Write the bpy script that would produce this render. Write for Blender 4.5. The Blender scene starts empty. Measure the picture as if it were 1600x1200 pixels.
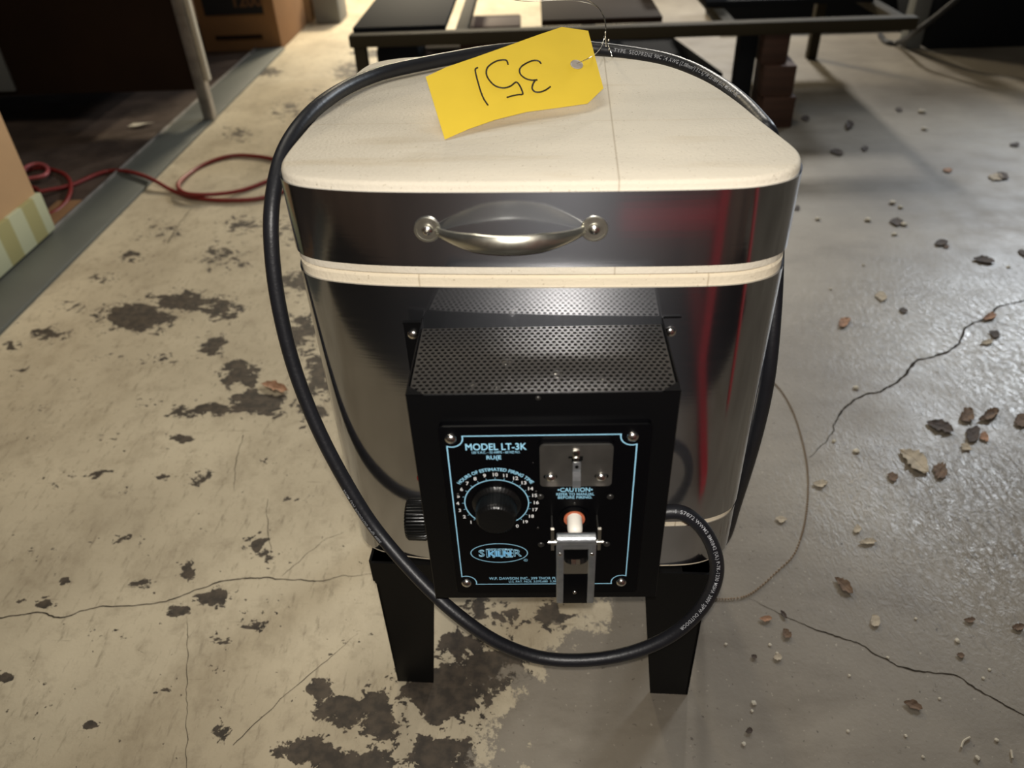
import bpy, bmesh, math, random
import numpy as np
from mathutils import Vector, Matrix, noise

random.seed(7)
S = bpy.context.scene
COL = S.collection

# ------------------------------------------------------------------ camera
CAM = Vector((-0.00134, -0.56446, 0.92964))
YAW, PITCH, ROLL, FPX = -0.046869, 0.647408, -0.043781, 1200.5

def cam_basis():
    cy, sy, cp, sp = math.cos(YAW), math.sin(YAW), math.cos(PITCH), math.sin(PITCH)
    f = Vector((sy * cp, cy * cp, -sp)); r = Vector((cy, -sy, 0)); u = r.cross(f)
    c, s = math.cos(ROLL), math.sin(ROLL)
    return c * r + s * u, -s * r + c * u, f

R_, U_, F_ = cam_basis()
cd = bpy.data.cameras.new('camera'); cam = bpy.data.objects.new('camera', cd); COL.objects.link(cam)
cam.matrix_world = Matrix.Translation(CAM) @ Matrix((R_, U_, -F_)).transposed().to_4x4()
cd.sensor_width = 36; cd.lens = 36 * FPX / 1600; cd.clip_start = 0.02; cd.clip_end = 60
cd.dof.use_dof = True; cd.dof.focus_distance = 0.80; cd.dof.aperture_fstop = 5.0
S.camera = cam

# ------------------------------------------------------------------ world, lights, exposure
w = bpy.data.worlds.new('world'); S.world = w; w.use_nodes = True
w.node_tree.nodes['Background'].inputs[0].default_value = (0.9, 0.92, 1.0, 1)
w.node_tree.nodes['Background'].inputs[1].default_value = 0.018
S.view_settings.view_transform = 'Standard'; S.view_settings.look = 'None'
S.view_settings.gamma = 1; S.view_settings.use_curve_mapping = False
S.view_settings.exposure = 0.0

def area(name, loc, target, size, sizey, power, col):
    l = bpy.data.lights.new(name, 'AREA'); l.shape = 'RECTANGLE'; l.size = size; l.size_y = sizey
    l.energy = power; l.color = col
    o = bpy.data.objects.new(name, l); COL.objects.link(o); o.location = loc
    o.rotation_euler = (Vector(target) - Vector(loc)).to_track_quat('-Z', 'Y').to_euler()
    return o

# the phone's own flash, a little beside the lens
fl = bpy.data.lights.new('phone_flash', 'SPOT'); fl.energy = 23; fl.color = (1.0, 0.95, 0.88)
fl.shadow_soft_size = 0.005; fl.spot_size = math.radians(92); fl.spot_blend = 0.75
fo = bpy.data.objects.new('phone_flash', fl); COL.objects.link(fo)
fo.location = CAM + R_ * 0.0 + U_ * 0.014 - F_ * 0.004
fo.rotation_euler = F_.to_track_quat('-Z', 'Y').to_euler()
area('ceiling_lamp', (-0.8, 0.6, 3.4), (-0.5, 0.4, 0), 1.6, 1.6, 32, (1.0, 0.93, 0.80))
# warm hall lamps over the far aisle, cool daylight door far right
area('aisle_lamp_far', (-0.75, 5.2, 1.7), (-0.75, 4.5, 0), 0.4, 0.4, 110, (1.0, 0.86, 0.62))
area('aisle_lamp_right', (1.25, 5.6, 2.3), (1.3, 2.6, 0), 0.25, 0.25, 85, (1.0, 0.94, 0.84))
area('bay_door_light', (3.9, 4.75, 2.95), (1.0, 0.8, 0), 0.8, 0.9, 135, (0.86, 0.93, 1.0))

# ------------------------------------------------------------------ pixel helpers (measuring only)
def ray(x, y): return F_ + R_ * ((x - 800) / FPX) - U_ * ((y - 600) / FPX)
def aty(x, y, Y): d = ray(x, y); return CAM + d * ((Y - CAM.y) / d.y)
def atx(x, y, X): d = ray(x, y); return CAM + d * ((X - CAM.x) / d.x)
def atz(x, y, Z=0.0): d = ray(x, y); return CAM + d * ((Z - CAM.z) / d.z)

# ------------------------------------------------------------------ materials
def srgb(r, g, b):
    f = lambda c: (c / 255 / 12.92) if c / 255 <= 0.04045 else ((c / 255 + 0.055) / 1.055) ** 2.4
    return (f(r), f(g), f(b), 1)

def mat(name, col, rough=0.5, metal=0.0, bump=0.0, bscale=60, var=0.0, vscale=8, stretch=(1, 1, 1), spec=0.5, rvar=0.0, coat=0.0):
    m = bpy.data.materials.new(name); m.use_nodes = True
    nt = m.node_tree; N = nt.nodes; L = nt.links; b = N['Principled BSDF']
    b.inputs['Base Color'].default_value = col; b.inputs['Roughness'].default_value = rough
    b.inputs['Metallic'].default_value = metal; b.inputs['Specular IOR Level'].default_value = spec
    b.inputs['Coat Weight'].default_value = coat
    tc = N.new('ShaderNodeTexCoord'); mp = N.new('ShaderNodeMapping'); mp.inputs['Scale'].default_value = stretch
    L.new(tc.outputs['Object'], mp.inputs[0])
    n1 = N.new('ShaderNodeTexNoise'); n1.inputs['Scale'].default_value = vscale; n1.inputs['Detail'].default_value = 6
    L.new(mp.outputs[0], n1.inputs['Vector'])
    if var > 0:
        rp = N.new('ShaderNodeValToRGB')
        e = rp.color_ramp.elements
        e[0].position = 0.3; e[1].position = 0.7
        e[0].color = tuple(c * (1 - var) for c in col[:3]) + (1,); e[1].color = tuple(min(1, c * (1 + var)) for c in col[:3]) + (1,)
        L.new(n1.outputs[0], rp.inputs[0]); L.new(rp.outputs[0], b.inputs['Base Color'])
    if rvar > 0:
        mr = N.new('ShaderNodeMapRange'); mr.inputs['To Min'].default_value = max(0.02, rough - rvar); mr.inputs['To Max'].default_value = rough + rvar
        L.new(n1.outputs[0], mr.inputs['Value']); L.new(mr.outputs[0], b.inputs['Roughness'])
    if bump > 0:
        n2 = N.new('ShaderNodeTexNoise'); n2.inputs['Scale'].default_value = bscale; n2.inputs['Detail'].default_value = 4
        L.new(mp.outputs[0], n2.inputs['Vector'])
        bp = N.new('ShaderNodeBump'); bp.inputs['Strength'].default_value = bump; bp.inputs['Distance'].default_value = 0.001
        L.new(n2.outputs[0], bp.inputs['Height']); L.new(bp.outputs[0], b.inputs['Normal'])
    return m

M = {}
M['steel'] = mat('brushed_stainless', (0.52, 0.53, 0.56, 1), 0.11, 1.0, bump=0.018, bscale=220, rvar=0.035, vscale=120, stretch=(0.06, 0.06, 1.6))
def add_haze(m, fac, rough):
    nt = m.node_tree; N = nt.nodes; L = nt.links; b = N['Principled BSDF']; out = N['Material Output']
    b2 = N.new('ShaderNodeBsdfPrincipled'); b2.inputs['Base Color'].default_value = (0.6, 0.62, 0.68, 1); b2.inputs['Metallic'].default_value = 1
    b2.inputs['Roughness'].default_value = rough; b2.inputs['Anisotropic'].default_value = 0.85
    tg = N.new('ShaderNodeTangent'); tg.direction_type = 'RADIAL'; tg.axis = 'Z'; L.new(tg.outputs[0], b2.inputs['Tangent'])
    b2.inputs['Anisotropic Rotation'].default_value = 0.25
    mx = N.new('ShaderNodeMixShader'); mx.inputs[0].default_value = fac
    L.new(b.outputs[0], mx.inputs[1]); L.new(b2.outputs[0], mx.inputs[2]); L.new(mx.outputs[0], out.inputs[0])
add_haze(M['steel'], 0.075, 0.5)
M['black_paint'] = mat('black_enamel', (0.003, 0.003, 0.0033, 1), 0.30, bump=0.08, bscale=500, spec=0.18)
M['black_mesh'] = mat('black_enamel_mesh', (0.040, 0.037, 0.034, 1), 0.36, 0.4, bump=0.06, bscale=700, spec=0.6)
M['stand_black'] = mat('stand_black_paint', (0.004, 0.004, 0.004, 1), 0.42, bump=0.08, bscale=300, spec=0.16)
M['plate_black'] = mat('face_plate_black', (0.0015, 0.0015, 0.002, 1), 0.38, spec=0.12)
M['print_blue'] = mat('print_light_blue', srgb(150, 205, 232), 0.6, var=0.06, vscale=300)
M['print_logo'] = mat('print_mid_blue', srgb(120, 190, 235), 0.6)
M['print_white'] = mat('print_white', srgb(225, 225, 225), 0.6)
M['cord'] = mat('black_rubber', (0.0105, 0.011, 0.014, 1), 0.42, bump=0.25, bscale=260, var=0.15, vscale=40, spec=0.5)
M['cord_print'] = mat('cord_print_grey', srgb(170, 172, 176), 0.7)
M['knob'] = mat('black_bakelite', (0.004, 0.004, 0.004, 1), 0.30, bump=0.15, bscale=400, spec=0.35)
M['screw'] = mat('nickel_screw', (0.72, 0.70, 0.66, 1), 0.22, 1.0, rvar=0.08, vscale=300)
M['screw_dark'] = mat('black_oxide_screw', (0.05, 0.048, 0.045, 1), 0.35, 0.7)
M['zinc'] = mat('cast_zinc', (0.42, 0.44, 0.46, 1), 0.38, 0.9, bump=0.2, bscale=500, var=0.12, vscale=150)
M['plate_grey'] = mat('brushed_grey_plate', (0.17, 0.16, 0.145, 1), 0.36, 0.85, var=0.12, vscale=60, rvar=0.08)
M['handle'] = mat('nickel_handle', (0.70, 0.68, 0.58, 1), 0.33, 1.0, rvar=0.05, vscale=200, bump=0.03, bscale=300)
M['porcelain'] = mat('white_porcelain', srgb(232, 226, 214), 0.35)
M['orange'] = mat('orange_collar', srgb(176, 96, 66), 0.5)
M['red_lens'] = mat('red_pilot_lens', (0.22, 0.006, 0.008, 1), 0.15)
M['dark'] = mat('dark_void', (0.002, 0.002, 0.002, 1), 0.8, spec=0.1)
M['tag'] = mat('yellow_card', srgb(228, 196, 60), 0.75, var=0.03, vscale=30, spec=0.25)
M['ink'] = mat('black_marker_ink', (0.012, 0.008, 0.004, 1), 0.6)
M['eyelet'] = mat('grey_eyelet', (0.38, 0.34, 0.30, 1), 0.55, 0.1)
M['wire'] = mat('thin_steel_wire', (0.66, 0.62, 0.52, 1), 0.25, 1.0)
M['curb'] = mat('grey_painted_curb', srgb(82, 85, 80), 0.55, bump=0.2, bscale=60, var=0.10, vscale=5)
M['cardboard'] = mat('cardboard', srgb(184, 148, 108), 0.85, bump=0.1, bscale=200, var=0.06, vscale=6)
M['cardboard_dark'] = mat('brown_carton', srgb(128, 92, 56), 0.85, var=0.08, vscale=6)
M['brown_panel'] = mat('dark_brown_panel', (0.020, 0.010, 0.005, 1), 0.8, spec=0.15, var=0.2, vscale=3)
M['post'] = mat('galvanised_post', (0.30, 0.28, 0.26, 1), 0.4, 0.7, bump=0.4, bscale=25, var=0.3, vscale=20)
M['olive'] = mat('olive_painted_steel', srgb(52, 46, 33), 0.75, var=0.1, vscale=4, spec=0.2)
M['wood'] = mat('dark_red_timber', srgb(68, 45, 33), 0.75, var=0.25, vscale=6, stretch=(1, 1, 8), bump=0.2, bscale=40)
M['black_cab'] = mat('black_cabinet_paint', (0.008, 0.009, 0.011, 1), 0.8, spec=0.15)
M['grey_leg'] = mat('grey_steel', srgb(110, 112, 110), 0.5)
M['red_hose'] = mat('red_rubber_hose', srgb(122, 36, 32), 0.45, var=0.1, vscale=20)
M['leaf'] = mat('dry_brown_leaf', srgb(96, 74, 54), 0.75, var=0.35, vscale=60, bump=0.5, bscale=150)
M['leaf_dark'] = mat('dark_dry_leaf', srgb(58, 44, 34), 0.75, var=0.35, vscale=60, bump=0.5, bscale=150)
M['leaf_pale'] = mat('pale_dry_leaf', srgb(166, 154, 134), 0.75, var=0.2, vscale=80, bump=0.4, bscale=150)
M['leaf_orange'] = mat('orange_dry_leaf', srgb(150, 112, 84), 0.75, var=0.25, vscale=60, bump=0.3, bscale=150)
M['chip'] = mat('pale_paint_chip', srgb(188, 180, 162), 0.7, var=0.1, vscale=100)
M['chain'] = mat('brass_ball_chain', (0.24, 0.17, 0.11, 1), 0.5, 0.4)
M['crack'] = mat('crack_dark', (0.030, 0.024, 0.018, 1), 0.9, var=0.4, vscale=40, spec=0.1)
M['red_frame'] = mat('added_frame_red', srgb(150, 24, 34), 0.5)
M['crate_brown'] = mat('added_crate_brown', srgb(84, 66, 54), 0.8, var=0.3, vscale=3, stretch=(6, 6, 1))
M['black_print'] = mat('black_carton_print', (0.006, 0.005, 0.005, 1), 0.7)
M['brown_print'] = mat('brown_carton_print', srgb(96, 66, 40), 0.8)

def brick_mat(name, col, seams_x=(), seams_y=(), rough=0.92):
    m = mat(name, col, rough, spec=0.2)
    nt = m.node_tree; N = nt.nodes; L = nt.links; b = N['Principled BSDF']
    tc = N.new('ShaderNodeTexCoord'); sep = N.new('ShaderNodeSeparateXYZ'); L.new(tc.outputs['Object'], sep.inputs[0])
    def noise_(sc, det, stretch=None):
        n = N.new('ShaderNodeTexNoise'); n.inputs['Scale'].default_value = sc; n.inputs['Detail'].default_value = det
        if stretch:
            mp = N.new('ShaderNodeMapping'); mp.inputs['Scale'].default_value = stretch
            L.new(tc.outputs['Object'], mp.inputs[0]); L.new(mp.outputs[0], n.inputs['Vector'])
        else: L.new(tc.outputs['Object'], n.inputs['Vector'])
        return n.outputs[0]
    def ramp(src, p0, p1, c0, c1):
        r = N.new('ShaderNodeValToRGB'); r.color_ramp.elements[0].position = p0; r.color_ramp.elements[1].position = p1
        r.color_ramp.elements[0].color = c0; r.color_ramp.elements[1].color = c1; L.new(src, r.inputs[0]); return r.outputs[0]
    def mul(a, c):
        x = N.new('ShaderNodeMix'); x.data_type = 'RGBA'; x.blend_type = 'MULTIPLY'; x.inputs[0].default_value = 1
        L.new(a, x.inputs[6]); L.new(c, x.inputs[7]); return x.outputs[2]
    W = (1, 1, 1, 1)
    c = ramp(noise_(7, 5, (0.5, 1.6, 1)), 0.35, 0.65, tuple(x * 0.90 for x in col[:3]) + (1,), tuple(min(1, x * 1.06) for x in col[:3]) + (1,))
    c = mul(c, ramp(noise_(420, 2), 0.24, 0.33, (0.62, 0.58, 0.52, 1), W))           # tiny pores
    c = mul(c, ramp(noise_(28, 6, (0.25, 1.5, 1)), 0.28, 0.42, (0.92, 0.89, 0.84, 1), W))  # smudges
    def seam(axis, pos, wid):
        a = N.new('ShaderNodeMath'); a.operation = 'SUBTRACT'; L.new(sep.outputs[axis], a.inputs[0]); a.inputs[1].default_value = pos
        d = N.new('ShaderNodeMath'); d.operation = 'ABSOLUTE'; L.new(a.outputs[0], d.inputs[0])
        r = N.new('ShaderNodeMapRange'); r.inputs['From Max'].default_value = wid; r.inputs['To Min'].default_value = 0.0
        L.new(d.outputs[0], r.inputs['Value'])
        return r.outputs[0]
    for ax, pos, wid, dark in [(0, p, 0.0011, 0.66) for p in seams_x] + [(1, p, 0.0009, 0.9) for p in seams_y]:
        c = mul(c, ramp(seam(ax, pos, wid), 0.0, 1.0, (dark, dark * 0.94, dark * 0.86, 1), W))
    L.new(c, b.inputs['Base Color'])
    n2 = N.new('ShaderNodeTexNoise'); n2.inputs['Scale'].default_value = 300; n2.inputs['Detail'].default_value = 5
    L.new(tc.outputs['Object'], n2.inputs['Vector'])
    bp = N.new('ShaderNodeBump'); bp.inputs['Strength'].default_value = 0.55; bp.inputs['Distance'].default_value = 0.0012
    L.new(n2.outputs[0], bp.inputs['Height']); L.new(bp.outputs[0], b.inputs['Normal'])
    return m

M['lid_brick'] = brick_mat('lid_firebrick', srgb(217, 208, 190), seams_x=(0.0645,), seams_y=(-0.04,))
M['body_brick'] = brick_mat('body_firebrick', srgb(226, 213, 188), seams_x=(0.142, -0.10))

# ------------------------------------------------------------------ mesh helpers
def BM(): return bmesh.new()

def box(bm, x0, x1, y0, y1, z0, z1, bev=0.0, seg=2, F=None):
    vs = [bm.verts.new((x, y, z)) for z in (z0, z1) for y in (y0, y1) for x in (x0, x1)]
    fs = [bm.faces.new([vs[i] for i in f]) for f in ((0, 2, 3, 1), (4, 5, 7, 6), (0, 1, 5, 4), (2, 6, 7, 3), (0, 4, 6, 2), (1, 3, 7, 5))]
    if bev > 0:
        es = list({e for f in fs for e in f.edges})
        r = bmesh.ops.bevel(bm, geom=es, offset=bev, segments=seg, profile=0.5, affect='EDGES')
        vs = list({v for f in r['faces'] for v in f.verts} | {v for v in vs if v.is_valid})
    if F is not None:
        for v in vs: v.co = F @ v.co
    return vs

def prism(bm, poly, axis_fn, d0, d1):
    """closed 2-D polygon swept from d0 to d1; axis_fn(a, b, d) -> point"""
    lo = [bm.verts.new(axis_fn(a, b, d0)) for a, b in poly]; hi = [bm.verts.new(axis_fn(a, b, d1)) for a, b in poly]
    n = len(poly)
    bm.faces.new(lo[::-1]); bm.faces.new(hi)
    for i in range(n): bm.faces.new((lo[i], lo[(i + 1) % n], hi[(i + 1) % n], hi[i]))

def rrect(cx, cy, hw, hh, r, n=6):
    out = []
    for sx, sy, a0 in ((1, -1, -90), (1, 1, 0), (-1, 1, 90), (-1, -1, 180)):
        for i in range(n + 1):
            a = math.radians(a0 + 90 * i / n); out.append((cx + sx * (hw - r) + r * math.cos(a), cy + sy * (hh - r) + r * math.sin(a)))
    return out

XZ = lambda a, b, d: (a, d, b)

def lathe(bm, prof, origin, axis, n=28, ribs=0, rib_d=0.0):
    """prof: (radius, height) along axis; optional ribbing of the outer radius"""
    ax = Vector(axis).normalized(); t = ax.orthogonal().normalized(); b = ax.cross(t); o = Vector(origin)
    rings = []
    for r, h in prof:
        ring = []
        for i in range(n):
            a = 2 * math.pi * i / n; rr = r
            if ribs and r > 1e-5: rr = r - rib_d * (0.5 + 0.5 * math.cos(ribs * a)) ** 3
            ring.append(bm.verts.new(o + ax * h + (t * math.cos(a) + b * math.sin(a)) * max(rr, 1e-5)))
        rings.append(ring)
    for p, q in zip(rings, rings[1:]):
        for i in range(n): bm.faces.new((p[i], p[(i + 1) % n], q[(i + 1) % n], q[i]))
    bm.faces.new(rings[0][::-1]); bm.faces.new(rings[-1])

def dome(bm, o, axis, r, h, n=20, base=0.0):
    prof = [(r, -base)] if base else []
    prof += [(r * math.cos(a), h * math.sin(a)) for a in [math.pi / 2 * i / 6 for i in range(7)]]
    lathe(bm, prof, o, axis, n)

def catmull(pts, m=10, closed=False):
    P = [Vector(p) for p in pts]; out = []
    n = len(P)
    rng = range(n if closed else n - 1)
    for i in rng:
        p0 = P[(i - 1) % n] if (closed or i > 0) else P[0] * 2 - P[1]
        p1 = P[i]; p2 = P[(i + 1) % n]
        p3 = P[(i + 2) % n] if (closed or i + 2 < n) else P[-1] * 2 - P[-2]
        for k in range(m):
            t = k / m
            out.append(0.5 * ((2 * p1) + (p2 - p0) * t + (2 * p0 - 5 * p1 + 4 * p2 - p3) * t * t + (3 * p1 - p0 - 3 * p2 + p3) * t ** 3))
    if not closed: out.append(P[-1])
    return out

def smooth(pts, k=1):
    for _ in range(k):
        pts = [pts[0]] + [(a + 2 * b + c) / 4 for a, b, c in zip(pts, pts[1:], pts[2:])] + [pts[-1]]
    return pts

def tube(bm, pts, r, n=12, closed=False, flat=None):
    pts = [Vector(p) for p in pts]; m = len(pts)
    rad = r if callable(r) else (lambda t: r)
    tan = []
    for i in range(m):
        a = pts[(i - 1) % m] if (closed or i) else pts[0]; b = pts[(i + 1) % m] if (closed or i < m - 1) else pts[-1]
        tan.append((b - a).normalized())
    nrm = tan[0].orthogonal().normalized(); rings = []
    for i in range(m):
        nrm = (nrm - tan[i] * nrm.dot(tan[i])).normalized(); bn = tan[i].cross(nrm)
        rr = rad(i / max(1, m - 1))
        rings.append([bm.verts.new(pts[i] + (nrm * math.cos(2 * math.pi * k / n) + bn * math.sin(2 * math.pi * k / n)) * rr) for k in range(n)])
    for i in range(m if closed else m - 1):
        p, q = rings[i], rings[(i + 1) % m]
        for k in range(n): bm.faces.new((p[k], p[(k + 1) % n], q[(k + 1) % n], q[k]))
    if not closed:
        bm.faces.new(rings[0][::-1]); bm.faces.new(rings[-1])

WORLD = {}
def obj(name, bm, m, parent=None, origin=None, rot=None, smooth_=True, ang=35):
    """links bm (vertices authored in world space) as one mesh object under parent"""
    bmesh.ops.recalc_face_normals(bm, faces=bm.faces)
    me = bpy.data.meshes.new(name)
    if origin is None:
        mn = [min(v.co[i] for v in bm.verts) for i in range(3)]; mx = [max(v.co[i] for v in bm.verts) for i in range(3)]
        origin = Vector([(mn[i] + mx[i]) / 2 for i in range(3)]); origin.z = mn[2]
    Wm = Matrix.Translation(Vector(origin)) @ (rot if rot is not None else Matrix.Identity(4))
    bm.transform(Wm.inverted()); bm.to_mesh(me); bm.free()
    o = bpy.data.objects.new(name, me); COL.objects.link(o)
    for mm in (m if isinstance(m, (list, tuple)) else [m]): me.materials.append(mm)
    if smooth_:
        for p in me.polygons: p.use_smooth = True
        me.set_sharp_from_angle(angle=math.radians(ang))
    WORLD[o] = Wm
    if parent is not None:
        o.parent = parent; o.matrix_basis = WORLD[parent].inverted() @ Wm
    else: o.matrix_basis = Wm
    return o

def empty(name, loc, rot=None):
    o = bpy.data.objects.new(name, None); COL.objects.link(o); o.empty_display_size = 0.05
    Wm = Matrix.Translation(Vector(loc)) @ (rot if rot is not None else Matrix.Identity(4))
    o.matrix_basis = Wm; WORLD[o] = Wm
    return o

def tag(o, label=None, cat=None, group=None, kind=None):
    if label: o['label'] = label
    if cat: o['category'] = cat
    if group: o['group'] = group
    if kind: o['kind'] = kind
    return o

def text_into(bm, s, size, fn, bold=0.0, align='CENTER', outline=0.0, xs=1.0, spacing=1.0, res=3):
    """lays the string into bm; fn(x, y) gives the 3-D point of a 2-D text coordinate"""
    c = bpy.data.curves.new('t', 'FONT'); c.body = s; c.size = size; c.align_x = align; c.offset = bold
    c.resolution_u = res; c.space_character = spacing
    if outline > 0: c.fill_mode = 'NONE'; c.bevel_depth = outline; c.bevel_resolution = 0
    o = bpy.data.objects.new('t', c); COL.objects.link(o)
    dg = bpy.context.evaluated_depsgraph_get(); dg.update()
    me = bpy.data.meshes.new_from_object(o.evaluated_get(dg))
    vs = [bm.verts.new(Vector(fn(v.co.x * xs, v.co.y)) - Vector((0, v.co.z if outline > 0 else 0, 0))) for v in me.vertices]
    for p in me.polygons:
        try: bm.faces.new([vs[i] for i in p.vertices])
        except ValueError: pass
    bpy.data.objects.remove(o); bpy.data.curves.remove(c); bpy.data.meshes.remove(me)

# ------------------------------------------------------------------ floor
def seg_dist(px, py, poly):
    d = np.full(px.shape, 1e9)
    for (ax, ay), (bx, by) in zip(poly, poly[1:]):
        dx, dy = bx - ax, by - ay; t = np.clip(((px - ax) * dx + (py - ay) * dy) / (dx * dx + dy * dy), 0, 1)
        d = np.minimum(d, np.hypot(px - ax - t * dx, py - ay - t * dy))
    return d

def G2(x, y): p = atz(x, y, 0); return (p.x, p.y)

def floor_grid():
    xs = np.concatenate([np.linspace(-6, -1.6, 30)[:-1], np.linspace(-1.6, 1.25, 400), np.linspace(1.25, 6, 60)[1:]])
    ys = np.concatenate([np.linspace(-4, -0.65, 16)[:-1], np.linspace(-0.65, 1.5, 300), np.linspace(1.5, 4.0, 140)[1:], np.linspace(4.0, 9, 20)[1:]])
    X, Y = np.meshgrid(xs, ys); nx, ny = len(xs), len(ys)
    co = np.stack([X, Y, np.zeros_like(X)], -1).reshape(-1, 3)
    i = np.arange(nx - 1)[None, :] + np.arange(ny - 1)[:, None] * nx
    q = np.stack([i, i + 1, i + 1 + nx, i + nx], -1).reshape(-1, 4)
    me = bpy.data.meshes.new('floor')
    me.vertices.add(len(co)); me.vertices.foreach_set('co', co.ravel().astype(np.float32))
    me.loops.add(q.size); me.loops.foreach_set('vertex_index', q.ravel().astype(np.int32))
    me.polygons.add(len(q)); me.polygons.foreach_set('loop_start', (np.arange(len(q)) * 4).astype(np.int32))
    me.update(calc_edges=True); me.validate()
    px, py = co[:, 0], co[:, 1]
    # bare = +1 (concrete side, right) .. 0 (painted side, left); boundary polyline front to back
    bl = [G2(*p) for p in ((735, 1250), (760, 1130), (830, 1040), (905, 985), (925, 935))]
    bl = [(bl[0][0] - 0.02, -4.0)] + bl + [(0.10, 0.5), (0.25, 1.0), (0.45, 1.6), (0.50, 2.2), (0.55, 9.0)]
    bx = np.interp(py, [p[1] for p in bl], [p[0] for p in bl])
    side = np.clip((px - bx) / 0.10, -1, 1)
    wear_shade = 0.06 * np.ones_like(px)
    blobs = [  # pixel centre, pixel radii, strength: where the paint has come off, and one strip of painted shadow
        (215, 495, 60, 26, .55), (285, 470, 50, 20, .5), (345, 480, 40, 26, .42), (165, 435, 28, 12, .35), (75, 520, 45, 16, .34), (20, 540, 22, 14, .3),
        (330, 540, 30, 22, .42), (375, 585, 45, 22, .46), (400, 630, 55, 22, .52), (330, 640, 50, 16, .4), (290, 645, 40, 14, .36), (470, 520, 40, 50, .40), (505, 590, 45, 60, .38),
        (460, 440, 45, 24, .42), (350, 400, 50, 28, .34), (380, 350, 50, 20, .34), (440, 360, 40, 30, .3), (490, 640, 36, 30, .36),
        (285, 685, 24, 10, .42), (195, 765, 14, 9, .42), (310, 745, 24, 18, .34), (250, 745, 30, 9, .28), (85, 760, 18, 8, .3), (240, 630, 40, 16, .28),
        (338, 935, 34, 16, .5), (280, 955, 22, 13, .5), (395, 850, 28, 18, .36), (420, 870, 22, 18, .34), (295, 890, 14, 22, .42), (225, 915, 34, 12, .3),
        (345, 998, 26, 12, .42), (335, 1045, 14, 12, .42), (345, 1140, 18, 30, .36), (435, 1180, 18, 20, .42), (505, 1080, 30, 22, .44), (540, 1110, 60, 34, .5),
        (480, 1170, 40, 28, .48), (590, 1120, 50, 60, .46), (640, 1060, 60, 40, .34), (700, 1080, 60, 50, .60), (760, 1050, 60, 50, .56), (560, 1190, 70, 30, .48), (690, 1180, 60, 40, .5),
        (720, 1010, 50, 30, .44), (790, 960, 60, 30, .36), (740, 950, 50, 24, .36), (860, 960, 40, 30, .4), (10, 1058, 16, 9, .6), (142, 1133, 12, 8, .6), (70, 940, 14, 12, .5), (102, 908, 8, 7, .5), (30, 940, 8, 6, .4),
        (515, 1030, 8, 6, .4), (50, 1030, 6, 6, .4), (600, 540, 40, 80, .3), (180, 560, 40, 14, .2), (120, 600, 60, 20, .16), (60, 640, 50, 16, .18), (160, 690, 60, 30, .16), (30, 580, 40, 14, .2),
        (370, 210, 36, 18, .30), (415, 112, 30, 10, .45), (450, 170, 40, 24, .30), (420, 265, 50, 14, .22), (560, 112, 50, 22, .42), (600, 84, 60, 8, .5), (500, 150, 30, 30, .26), (250, 360, 60, 22, .26), (200, 400, 50, 14, .3), (120, 480, 40, 12, .3), (140, 560, 60, 10, .24), (250, 560, 50, 14, .26), (60, 690, 40, 12, .26), (130, 740, 60, 14, .24), (420, 720, 30, 10, .26), (480, 780, 40, 14, .22), (200, 840, 50, 16, .22), (60, 860, 40, 16, .24), (400, 960, 40, 30, .24), (250, 1080, 40, 26, .22), (80, 1100, 40, 20, .22), (180, 990, 50, 16, .24), (560, 1000, 30, 20, .26),  # the thin far strip paints the floor shadow by the frame
    ]
    for cx, cy, rx, ry, s in blobs:
        c = atz(cx, cy); ex = (atz(cx + rx, cy) - c); ey = (atz(cx, cy + ry) - c)
        a = np.array([[ex.x, ey.x], [ex.y, ey.y]]); ai = np.linalg.inv(a)
        u = ai[0, 0] * (px - c.x) + ai[0, 1] * (py - c.y); v = ai[1, 0] * (px - c.x) + ai[1, 1] * (py - c.y)
        wear_shade = np.maximum(wear_shade, s * np.exp(-(u * u + v * v) * 0.8))
    # rough, embossed, wet looking film on the concrete at the right
    c = G2(1560, 800); e = np.exp(-(((px - c[0]) / 0.30) ** 2 + ((py - c[1]) / 0.26) ** 2))
    e2 = np.exp(-(((px - 1.0) / 0.42) ** 2 + ((py - 0.72) / 0.45) ** 2))
    film = np.clip(np.maximum(e * 1.1, e2), 0, 1)
    inner = np.clip((-1.30 - px) / 0.03, 0, 1)
    for nm, arr in (('side', side), ('wear_shade', wear_shade), ('film', film), ('inner', inner)):
        a = me.attributes.new(nm, 'FLOAT', 'POINT'); a.data.foreach_set('value', arr.astype(np.float32))
    return me

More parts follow.
